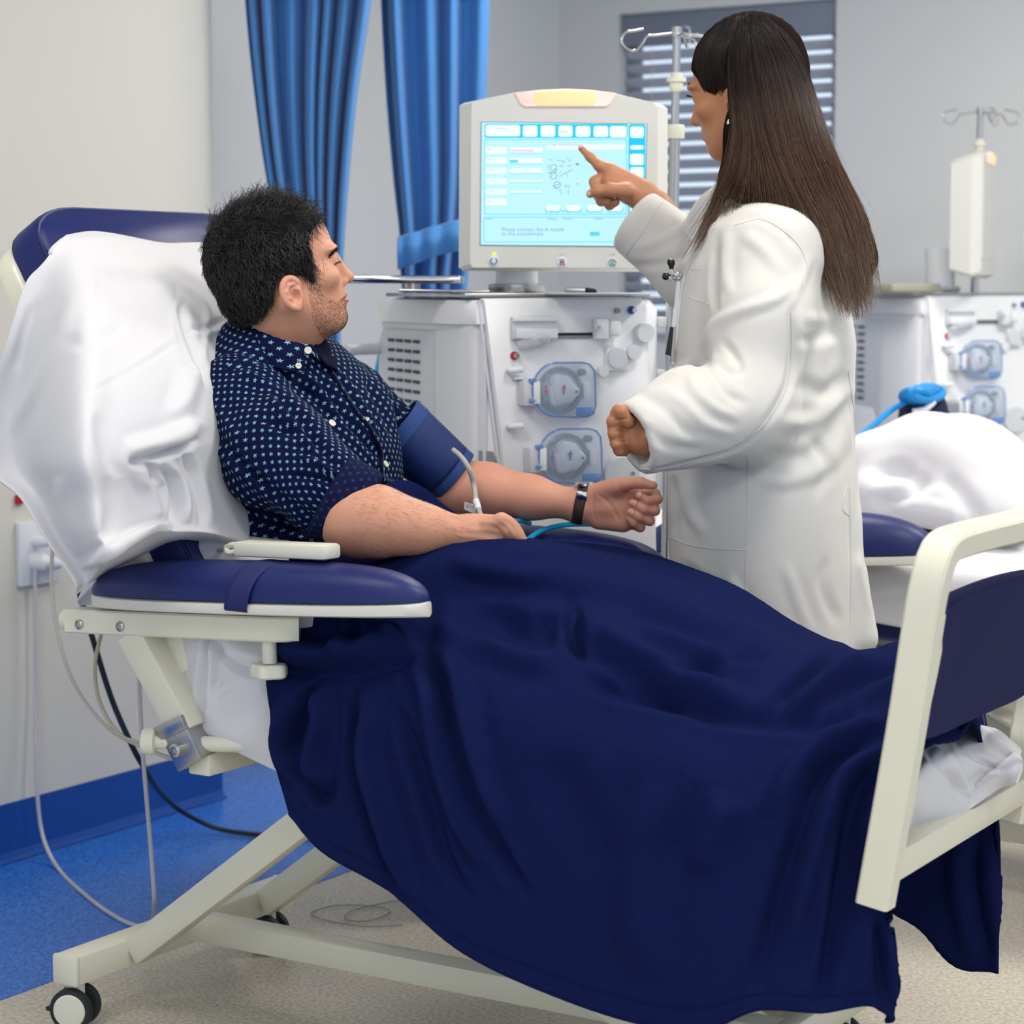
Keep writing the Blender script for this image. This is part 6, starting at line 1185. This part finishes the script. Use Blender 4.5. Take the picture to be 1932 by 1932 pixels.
# ---- coat
yaw_b = math.radians(150); FB = np.array([math.cos(yaw_b), math.sin(yaw_b), 0]); LB = np.cross(Zv, FB)
lv = [(352, 1440, .060, .060), (385, 1445, .085, .105), (430, 1448, .112, .160), (500, 1444, .128, .178), (580, 1442, .142, .182), (650, 1443, .152, .184), (760, 1438, .152, .185), (860, 1438, .155, .188), (960, 1444, .160, .192), (1060, 1447, .163, .196), (1140, 1448, .164, .198), (1225, 1452, .168, .204), (1262, 1452, .170, .206)]
lz = np.array([oY(x, y, 4.0)[2] for y, x, a, b_ in lv])[::-1]; lx = np.array([oY(x, y, 4.0)[0] for y, x, a, b_ in lv])[::-1]; la = np.array([a for y, x, a, b_ in lv])[::-1]; lb = np.array([b_ for y, x, a, b_ in lv])[::-1]
def torso_fn(P):
    z = P[:, 2]; cx = np.interp(z, lz, lx); a = np.interp(z, lz, la); b_ = np.interp(z, lz, lb); dx = P[:, 0] - cx; dy = P[:, 1] - 4.0; u = dx * FB[0] + dy * FB[1]; v = dx * LB[0] + dy * LB[1]
    n = 2.3; rr = (np.abs(u / a) ** n + np.abs(v / b_) ** n) ** (1 / n); d = (rr - 1) * np.minimum(a, b_); return np.maximum(d, np.maximum(z - lz[-1], lz[0] - z))
f = Sd(.03); f.fn(torso_fn, box=(np.array([.20, 3.76, lz[0] - .01]), np.array([.72, 4.25, lz[-1] + .01])))
Sn = oY(1455, 468, 3.885); En = oY(1405, 775, 3.80)
f.cone(oY(1440, 420, 3.95), Sn, .060, .072, k=.05).cone(Sn, oY(1440, 600, 3.83), .072, .079, k=.05).cone(oY(1440, 600, 3.83), En, .076, .084, k=.035)
f.cone(En, oY(1300, 790, 3.74), .088, .076, k=.03).cone(oY(1300, 790, 3.74), oY(1160, 842, 3.68), .078, .058, k=.03)
f.cone(oY(1400, 400, 4.08), oY(1385, 430, 4.15), .06, .07, k=.05).cone(oY(1385, 430, 4.15), oY(1318, 512, 4.26), .074, .078, k=.05)
f.cone(oY(1318, 512, 4.26), oY(1170, 394, 4.30), .076, .062, k=.03)
f.cone(oY(1392, 372, 3.96), oY(1440, 372, 3.90), .022, .024).cone(oY(1440, 372, 3.90), oY(1500, 395, 3.93), .022, .022)
f.cone(oY(1618, 1080, 3.95), oY(1632, 1205, 3.93), .016, .024, k=.03)
# hollow openings at the cuffs
dn = unit(oY(1208, 827, 3.70) - oY(1300, 790, 3.74)); cn = oY(1188, 829, 3.697); df = unit(oY(1200, 420, 4.30) - oY(1318, 512, 4.26)); cfz = oY(1197, 415, 4.305)
def cutf(P):
    a = (P - (cn - dn * .004)) @ dn; r_ = np.linalg.norm(P - cn, axis=1) - .10; b_ = (P - cfz) @ df; r2 = np.linalg.norm(P - cfz, axis=1) - .12
    return np.minimum(np.maximum(-a, r_), np.maximum(-b_, r2))
f.fn(cutf, k=.006, sub=True)
f.cone(cn - dn * .03, cn + dn * .03, .045, .047, k=.003, sub=True); f.cone(cfz - df * .03, cfz + df * .03, .049, .051, k=.003, sub=True)
V, Fq = skin(f, .0055); N = vnormals(V, Fq)
WFd = [([(1338, 650), (1345, 615), (1400, 585), (1450, 570), (1485, 550), (1505, 520)], 13, .010), ([(1345, 680), (1375, 705), (1395, 700), (1385, 670), (1360, 640)], 9, -.010), ([(1350, 610), (1330, 640), (1300, 690), (1250, 705), (1200, 735)], 12, .008), ([(1330, 660), (1340, 700), (1370, 740), (1410, 765)], 11, -.010), ([(1300, 690), (1310, 730), (1350, 770), (1400, 790)], 12, .008), ([(1200, 740), (1250, 770), (1290, 810), (1320, 830)], 13, -.007), ([(1240, 730), (1290, 760), (1330, 800), (1390, 820)], 12, .006), ([(1210, 800), (1260, 840), (1330, 850)], 12, -.006),
 ([(1493, 570), (1495, 640), (1488, 720), (1462, 775), (1440, 805)], 10, -.012), ([(1500, 580), (1505, 650), (1500, 730)], 16, .005), ([(1355, 470), (1348, 530), (1350, 590)], 9, -.009), ([(1372, 430), (1368, 500), (1375, 560)], 14, .007), ([(1400, 440), (1440, 470), (1480, 520)], 16, .006), ([(1380, 420), (1430, 410), (1480, 440), (1515, 480)], 8, -.004),
 ([(1215, 893), (1300, 873), (1390, 848), (1450, 800)], 5, -.006), ([(1500, 720), (1560, 740), (1600, 700)], 20, -.009), ([(1470, 800), (1540, 790), (1600, 730)], 18, .009), ([(1500, 640), (1540, 640), (1590, 620)], 14, -.007), ([(1510, 600), (1560, 600), (1600, 570)], 14, .007), ([(1440, 860), (1520, 860), (1580, 800), (1605, 740)], 18, -.007), ([(1420, 900), (1480, 910), (1560, 880), (1600, 820)], 16, .006), ([(1530, 820), (1560, 880), (1540, 940)], 14, -.005),
 ([(1270, 900), (1275, 960), (1272, 1010)], 9, -.008), ([(1295, 900), (1300, 960), (1330, 1010)], 14, .006), ([(1360, 930), (1390, 900), (1430, 890)], 12, -.004), ([(1280, 1060), (1330, 1100), (1400, 1140)], 14, -.007), ([(1370, 1080), (1400, 1130), (1450, 1190)], 12, .006), ([(1480, 1060), (1500, 1120), (1530, 1200)], 14, .005), ([(1560, 1050), (1550, 1100), (1580, 1180)], 14, -.005), ([(1605, 760), (1618, 850), (1622, 960)], 8, -.006), ([(1598, 900), (1604, 1000), (1606, 1100), (1604, 1220)], 5, -.004), ([(1620, 960), (1622, 1060), (1640, 1160)], 8, .006),
 ([(1200, 470), (1250, 450), (1290, 430)], 10, .005), ([(1190, 500), (1240, 500), (1300, 480)], 10, -.006), ([(1215, 395), (1190, 440), (1172, 480)], 4, -.003), ([(1270, 400), (1300, 440), (1320, 470)], 10, .004), ([(1250, 530), (1280, 510), (1320, 460)], 10, .006), ([(1530, 480), (1500, 560), (1480, 590)], 10, .006), ([(1550, 500), (1560, 600), (1530, 680)], 16, -.006)]
WFd = [(a, b * .75, c * .7) for a, b, c in WFd]; V = folds(V, N, WFd); V = V + N * (.0018 * fnoise(V, 22, 91))[:, None]
V = relax(relax(V, Fq), Fq); coat = mesh('coat', V, Fq, 'coat', wom); cb2 = bvh(V, Fq)
def seam(pts, r=.0009, lift=.0002, m='coatseam', n=50, nm='seam'):
    L_ = surf_line(cb2, pts, lift, n)
    if len(L_) > 3: q = MB(); q.add(*tube(L_, r, 5)); return q.out(nm, m, coat)
M['coatseam'] = mat('coat_seam', '#cfccc6', .85)
seam([(1258, 1010), (1300, 1028), (1350, 1036), (1407, 1038)]); seam([(1411, 862), (1410, 950), (1408, 1040), (1405, 1150)]); seam([(1310, 640), (1325, 670), (1342, 678)]); seam([(1206, 886), (1260, 882), (1330, 864), (1400, 838), (1450, 790), (1484, 730), (1494, 650), (1492, 590)], .0012); seam([(1190, 765), (1186, 800), (1196, 850), (1212, 888)], .0008); seam([(1603, 920), (1604, 1000), (1605, 1100), (1603, 1215)]); seam([(1600, 700), (1612, 800), (1600, 905)]); seam([(1256, 372), (1222, 425), (1180, 482)], .0008); seam([(1300, 560), (1340, 575)]); seam([(1385, 425), (1440, 415), (1500, 455), (1522, 500), (1516, 540)], .0009); seam([(1600, 908), (1590, 960), (1604, 975)], .0009); seam([(1290, 500), (1305, 508), (1322, 508)], .0009)
# lapel at the front edge
for pts in ([(1345, 400), (1322, 460), (1296, 510), (1285, 560), (1278, 640), (1270, 690)],): seam(pts, .0030, .001, 'coat', nm='lapel_edge')
# ---- legs, shoes (mostly hidden behind the bed)
M['trouser'] = mat('black_trousers', '#17181d', .8); M['shoe'] = mat('black_shoe', '#0d0d10', .35)
for s in (-1, 1):
    hip = np.array([lx[0], 4.0, .70]) + LB * s * .085; ft = np.array([lx[0], 4.0, .10]) + LB * s * .09 + FB * (.03 * s)
    f = Sd(.02); f.cone(hip, (hip + ft) / 2, .082, .060).cone((hip + ft) / 2, ft, .060, .048); V, Fq = skin(f, .012); mesh('trouser_leg', V, Fq, 'trouser', wom)
    f = Sd(.02); f.cone(ft - Zv * .055, ft + FB * .13 - Zv * .066, .036, .030).cone(ft - Zv * .03, ft - Zv * .06, .040, .036); V, Fq = skin(f, .008); V[:, 2] = np.maximum(V[:, 2], .0); mesh('shoe', V, Fq, 'shoe', wom)
# ---- pointing hand
f = Sd(.012); Wp = oY(1238, 388, 4.30); Y_ = 4.30
f.cone(oY(1256, 408, 4.31), Wp, .028, .0255, k=.02).cone(Wp, oY(1212, 372, 4.30), .0265, .0255, k=.015)
f.cone(oY(1215, 362, 4.305), oY(1150, 322, 4.30), .023, .0150, k=.012).cone(oY(1210, 378, 4.29), oY(1160, 350, 4.29), .021, .0165, k=.012).cone(oY(1185, 362, 4.29), oY(1150, 345, 4.29), .019, .015, k=.012)
finger(f, [oY(1152, 322, 4.30), oY(1131, 313, 4.30), oY(1113, 296, 4.31), oY(1096, 279, 4.32)], .0125, .0062, .006)
finger(f, [oY(1182, 360, 4.27), oY(1150, 358, 4.262), oY(1128, 360, 4.262), oY(1113, 366, 4.265)], .0150, .0078, .007)
finger(f, [oY(1145, 330, 4.305), oY(1122, 343, 4.300), oY(1124, 358, 4.285), oY(1134, 366, 4.28)], .0115, .0082, .005)
finger(f, [oY(1150, 345, 4.300), oY(1125, 363, 4.300), oY(1134, 380, 4.285), oY(1146, 380, 4.275)], .0110, .0080, .004)
finger(f, [oY(1165, 358, 4.305), oY(1142, 377, 4.305), oY(1150, 388, 4.29), oY(1162, 382, 4.28)], .0100, .0075, .004)
V, Fq = skin(f, .0024); mesh('pointing_hand', V, Fq, 'skin_w2', wom)
q = MB(); q.add(*lathe(oY(1094, 277, 4.312), unit(np.array([-.5, -.75, .5])), [(.0042, -.002), (.0036, .001), (.0004, .002)], 12)); q.out('nail', 'nail', wom)
q = MB(); q.add(*lathe(oY(1110, 366, 4.259), unit(np.array([-.6, -.8, -.1])), [(.0050, -.002), (.0042, .001), (.0004, .002)], 12)); q.out('nail', 'nail', wom)
# ---- near hand, loosely closed
f = Sd(.012); c0 = oY(1215, 825, 3.71)
f.cone(c0, oY(1196, 818, 3.71), .030, .026, k=.02).cone(oY(1194, 800, 3.71), oY(1180, 798, 3.71), .022, .016, k=.012).cone(oY(1194, 832, 3.71), oY(1182, 834, 3.71), .022, .015, k=.012)
for (a, b_, c_, d_, r_) in (((1176, 786), (1163, 782), (1166, 790), (1176, 800), .0105), ((1172, 800), (1157, 795), (1158, 808), (1168, 816), .0110), ((1172, 818), (1159, 818), (1162, 832), (1172, 838), .0108), ((1176, 834), (1164, 838), (1168, 850), (1178, 852), .0100)):
    finger(f, [oY(*a, 3.700), oY(*b_, 3.685), oY(*c_, 3.69), oY(*d_, 3.715)], r_ + .001, r_ * .85, .0025)
finger(f, [oY(1185, 795, 3.68), oY(1172, 776, 3.675), oY(1165, 772, 3.68)], .0115, .0085, .006)
V, Fq = skin(f, .0022); N = vnormals(V, Fq); V = folds(V, N, [([(1158, 794), (1170, 792), (1184, 790)], 2.2, -.002), ([(1156, 813), (1170, 812), (1186, 812)], 2.2, -.002), ([(1160, 834), (1172, 833), (1186, 832)], 2.2, -.002)]); mesh('hand', V, Fq, 'skin_w', wom)
rg = thing('ring', 'silver ring with a clear stone on the woman\'s near hand', 'ring', oY(1159, 836, 3.69)); ra = unit(np.array([-.25, .2, -1])); c = oY(1164, 834, 3.697)
e1 = unit(np.cross(ra, [0, 1, 0])); e2 = np.cross(ra, e1); q = MB(); q.add(*tube([c + .0122 * (math.cos(a) * e1 + math.sin(a) * e2) for a in np.linspace(0, 2 * math.pi, 32)], .0010, 6)); q.out('band', 'chrome', rg)
p = oY(1153, 838, 3.688); q = MB(); q.add(*lathe(p, unit([-1, -.3, 0]), [(.0005, -.003), (.0034, 0), (.0026, .0018), (.0004, .002)], 10)); q.out('stone', 'chrome', rg)
for dz_ in (-.0045, .0045): q = MB(); q.add(*lathe(p + Zv * dz_ + np.array([.001, 0, 0]), unit([-1, -.3, 0]), [(.0005, -.002), (.0018, 0), (.0004, .0014)], 8)); q.out('stone', 'chrome', rg)
# ---- stethoscope ends and badge strap in the chest pocket
stt = thing('stethoscope', 'stethoscope ear tubes with black tips sticking out of the woman\'s chest pocket', 'stethoscope', oY(1275, 515, 3.93)); Ys = 3.93
q = MB(); q.add(*tube([oY(1268, 505, Ys), oY(1270, 518, Ys), oY(1276, 526, Ys), oY(1288, 520, Ys + .02), oY(1300, 530, Ys + .03)], .0022, 8, 24)); q.add(*tube([oY(1262, 522, Ys - .01), oY(1270, 530, Ys - .01), oY(1282, 526, Ys), oY(1290, 512, Ys + .02)], .0022, 8, 24)); q.out('metal_tubes', 'chrome', stt)
for (a, b_) in (((1266, 494), (1267, 508)), ((1255, 521), (1266, 522))):
    p0 = oY(*a, Ys - .004); p1 = oY(*b_, Ys - .004); d = p1 - p0; L0 = np.linalg.norm(d); q = MB(); q.add(*lathe(p0, d, [(.001, -.006), (.0055, -.004), (.0072, 0), (.0066, .004), (.0042, L0 * .7), (.0040, L0)], 18)); q.out('ear_tip', 'blackpl', stt)
q = MB(); q.add(*lathe(oY(1277, 518, Ys - .004), unit([0, -1, .2]), [(.004, -.003), (.004, .003), (.001, .004)], 12)); q.out('joint', 'steel', stt)
bs = thing('badge_strap', 'clear and black badge strap hanging from the woman\'s chest pocket', 'strap', oY(1268, 600, Ys))
q = MB(); q.add(*prism([oY(x, y, Ys - .01) for x, y in ((1277, 530), (1284, 532), (1276, 616), (1267, 616))], np.array([0, -1, 0]), .0014)); q.out('clear_strip', 'clear', bs)
q = MB(); q.add(*prism([oY(x, y, Ys - .012) for x, y in ((1264, 616), (1271, 618), (1266, 672), (1255, 669))], np.array([0, -1, 0]), .0018)); q.out('black_strip', 'blackpl', bs)
# ---- hair
m = mat('hair_brown', '#2a1a14', .42, spec=.35); nt = m.node_tree; N_ = nt.nodes; Lk = nt.links; b = N_['Principled BSDF']
at = N_.new('ShaderNodeAttribute'); at.attribute_name = 'puv'; sp = N_.new('ShaderNodeSeparateXYZ'); Lk.new(at.outputs['Vector'], sp.inputs[0])
cr = N_.new('ShaderNodeValToRGB'); e = cr.color_ramp.elements; e[0].position = 0; e[0].color = (*lin('#120c0e'), 1); e[1].position = 1; e[1].color = (*lin('#8a7464'), 1)
for pos, col in ((.25, '#1e1210'), (.5, '#432b1e'), (.75, '#6b5140')): x = e.new(pos); x.color = (*lin(col), 1)
mr = N_.new('ShaderNodeMath'); mr.operation = 'ADD'; mm = N_.new('ShaderNodeMath'); mm.operation = 'MULTIPLY_ADD'; Lk.new(sp.outputs[0], mm.inputs[0]); mm.inputs[1].default_value = .50; mm.inputs[2].default_value = -.18; Lk.new(sp.outputs[1], mr.inputs[0]); Lk.new(mm.outputs[0], mr.inputs[1]); Lk.new(mr.outputs[0], cr.inputs[0]); Lk.new(cr.outputs[0], b.inputs['Base Color']); M['hair_w'] = m
whp = [(.100, .055), (.088, .040), (.070, .028), (.058, .008), (.048, -.012), (.030, -.020), (.012, -.004), (.004, -.004), (.0, -.030), (-.010, -.060), (-.020, -.12), (-.16, -.14), (-.17, .16), (.10, .16)]
def wcap(P):
    x, y, z = P.T; q = (P - np.array([-.016, 0, .029])); r = np.array([.109, .087, .099]); q1 = q / r; k0 = np.linalg.norm(q1, axis=1); k1 = np.linalg.norm(q1 / r, axis=1); a = k0 * (k0 - 1) / (k1 + 1e-9); b_ = poly_sd(x, z, whp); m_ = np.maximum(a, b_); k = .012; h = np.maximum(k - np.abs(a - b_), 0) / k; return m_ + h * h * k * .25
f = Sd(.03); f.fn(lambda P: wcap(HW.loc(P)) * HW.sc, box=(HW.O - .14, HW.O + .14))
def flat(c0, c1, r0, r1, sq, k=.03):
    """cone squashed in depth (Y)"""
    c0 = np.asarray(c0); c1 = np.asarray(c1); S_ = np.array([1, 1 / sq, 1]); a, b_ = c0 * S_, c1 * S_; ab = b_ - a; l2 = ab @ ab
    def g(P): Q = P * S_; t = np.clip(((Q - a) @ ab) / l2, 0, 1); return (np.linalg.norm(Q - a - t[:, None] * ab, axis=1) - (r0 + (r1 - r0) * t)) * sq
    R_ = max(r0, r1); f.fn(g, k=k, box=(np.minimum(c0, c1) - R_, np.maximum(c0, c1) + R_))
flat(oY(1448, 150, 3.96), oY(1468, 270, 3.93), .066, .078, .9); flat(oY(1468, 270, 3.93), oY(1498, 350, 3.89), .078, .079, .75); flat(oY(1498, 350, 3.89), oY(1570, 430, 3.885), .076, .047, .5); flat(oY(1570, 430, 3.885), oY(1600, 500, 3.90), .047, .032, .45); flat(oY(1603, 495, 3.90), oY(1606, 530, 3.91), .034, .010, .4)
flat(oY(1391, 220, 3.925), oY(1384, 330, 3.90), .010, .016, .6, .015); flat(oY(1384, 330, 3.90), oY(1348, 385, 3.90), .018, .008, .5, .015); flat(oY(1430, 260, 3.92), oY(1422, 350, 3.88), .042, .028, .6)
V, Fq = skin(f, .0045); yt = proj(V); V = V + vnormals(V, Fq) * (.0005 * np.sin(yt[:, 0] * .35 + .5 * np.sin(yt[:, 1] * .03)))[:, None]
tcol = np.clip((yt[:, 1] - 60) / 560, 0, 1); M['hair_under'] = mat('hair_under', '#1d1310', .95, spec=.04); wha = mesh('hair', V, Fq, 'hair_under', wom, True, {'puv': np.stack([np.full(len(V), .25), tcol * .92, 0 * tcol], 1)}); hbw = bvh(V, Fq)
GA = [[(1372, 36), (1335, 62), (1312, 98), (1318, 140), (1338, 176), (1356, 190)], [(1392, 32), (1362, 60), (1340, 100), (1340, 145), (1352, 172), (1364, 176)], [(1402, 32), (1388, 62), (1368, 100), (1364, 140), (1368, 158), (1374, 168)]]
GB = [[(1392, 45), (1374, 100), (1376, 170), (1386, 230), (1380, 290), (1360, 350), (1336, 420), (1290, 502)], [(1398, 36), (1392, 110), (1398, 200), (1404, 270), (1392, 320), (1370, 350), (1352, 380), (1338, 410)],
      [(1404, 32), (1404, 110), (1414, 200), (1428, 280), (1432, 330), (1436, 370), (1440, 405), (1446, 450)], [(1410, 30), (1424, 110), (1440, 200), (1460, 290), (1490, 360), (1525, 430), (1555, 500), (1592, 594)],
      [(1422, 30), (1452, 100), (1478, 190), (1502, 285), (1538, 360), (1572, 430), (1598, 505), (1616, 604)], [(1432, 32), (1474, 88), (1508, 170), (1534, 265), (1566, 345), (1600, 425), (1622, 505), (1636, 594)], [(1438, 29), (1494, 78), (1531, 156), (1555, 240), (1574, 298), (1603, 354), (1632, 418), (1650, 530)]]
def lockset(G_, n, ks, wts, jit, lenr, lift, seed, rad):
    rn = np.random.default_rng(seed); Gs = np.array([spline(np.array(g, float), 60) for g in G_]); P = []; C_ = []; nl_ = 260; off = rn.normal(size=nl_) * 1.0
    for _ in range(n):
        t = np.interp(rn.random(), np.linspace(0, 1, len(wts)), np.cumsum(wts) / sum(wts) - wts[0] / sum(wts)) if 0 else rn.choice(len(G_) - 1, p=np.array(wts) / sum(wts)) + rn.random()
        i = min(int(t), len(G_) - 2); a = t - i; g = Gs[i] * (1 - a) + Gs[i + 1] * a; end = rn.uniform(*lenr); st_ = rn.uniform(0, .25) ** 1.5; idx = np.linspace(st_ * 59, end * 59, ks); path = np.stack([np.interp(idx, np.arange(60), g[:, 0]), np.interp(idx, np.arange(60), g[:, 1])], 1)
        lk = int(t * 30) % nl_; ramp = (idx / 59)[:, None]; w1 = rn.normal(size=2) * jit * np.array([1, .5]); path = path + ramp ** 1.5 * w1 + ramp ** 2 * np.array([off[lk] * 6, 0]) + np.stack([np.sin(idx / 59 * 7 + lk) * 2.2 * ramp[:, 0], 0 * idx], 1)
        pts = []; lastd = None; lf = lift * rn.uniform(-.2, 1.6)
        for x, y in path:
            p, nn = hit(hbw, x, y, lf)
            if p is None:
                if lastd is None: break
                p = _C + ray(x, y) * lastd
            else:
                dd = (p - _C) @ _F
                if lastd is not None and abs(dd - lastd) > .05: dd = lastd + np.clip(dd - lastd, -.03, .03); p = _C + ray(x, y) * dd
                lastd = dd
            pts.append(p)
        if len(pts) == ks: P.append(pts); C_.append((rn.random(), (path[:, 1] - 60) / 560))
    P = np.array(P); n_ = len(P); 
    # smooth depth
    for _ in range(3): P[:, 1:-1] = .5 * P[:, 1:-1] + .25 * (P[:, :-2] + P[:, 2:])
    cc = np.zeros((n_, ks, 3, 3)); cc[..., 0] = np.array([c[0] for c in C_])[:, None, None]; cc[..., 1] = np.clip(np.array([c[1] for c in C_]), 0, 1)[:, :, None]
    o = strands(None, P, rn.uniform(rad * .6, rad * 1.3, n_), 'hair_strands', 'hair_w', wha); at_ = o.data.attributes.new('puv', 'FLOAT_VECTOR', 'POINT'); at_.data.foreach_set('vector', cc.astype(np.float32).ravel()); o['kind'] = 'stuff'; return o
lockset(GB, 7000, 22, [1.0, 1.0, 1.2, 2.2, 2.0, 1.7], 8, (.70, 1.0), .0026, 31, .00042); lockset(GA, 1300, 14, [1, 1], 2.5, (.8, 1.05), .0018, 32, .00042); lockset(GB, 160, 22, [1, 1, 1, 1, 1, 1.5], 16, (.6, 1.06), .006, 33, .00028)

# _cleanup of helper properties
for o in bpy.data.objects:
    for k in ('_w', '_o'):
        if k in o: del o[k]
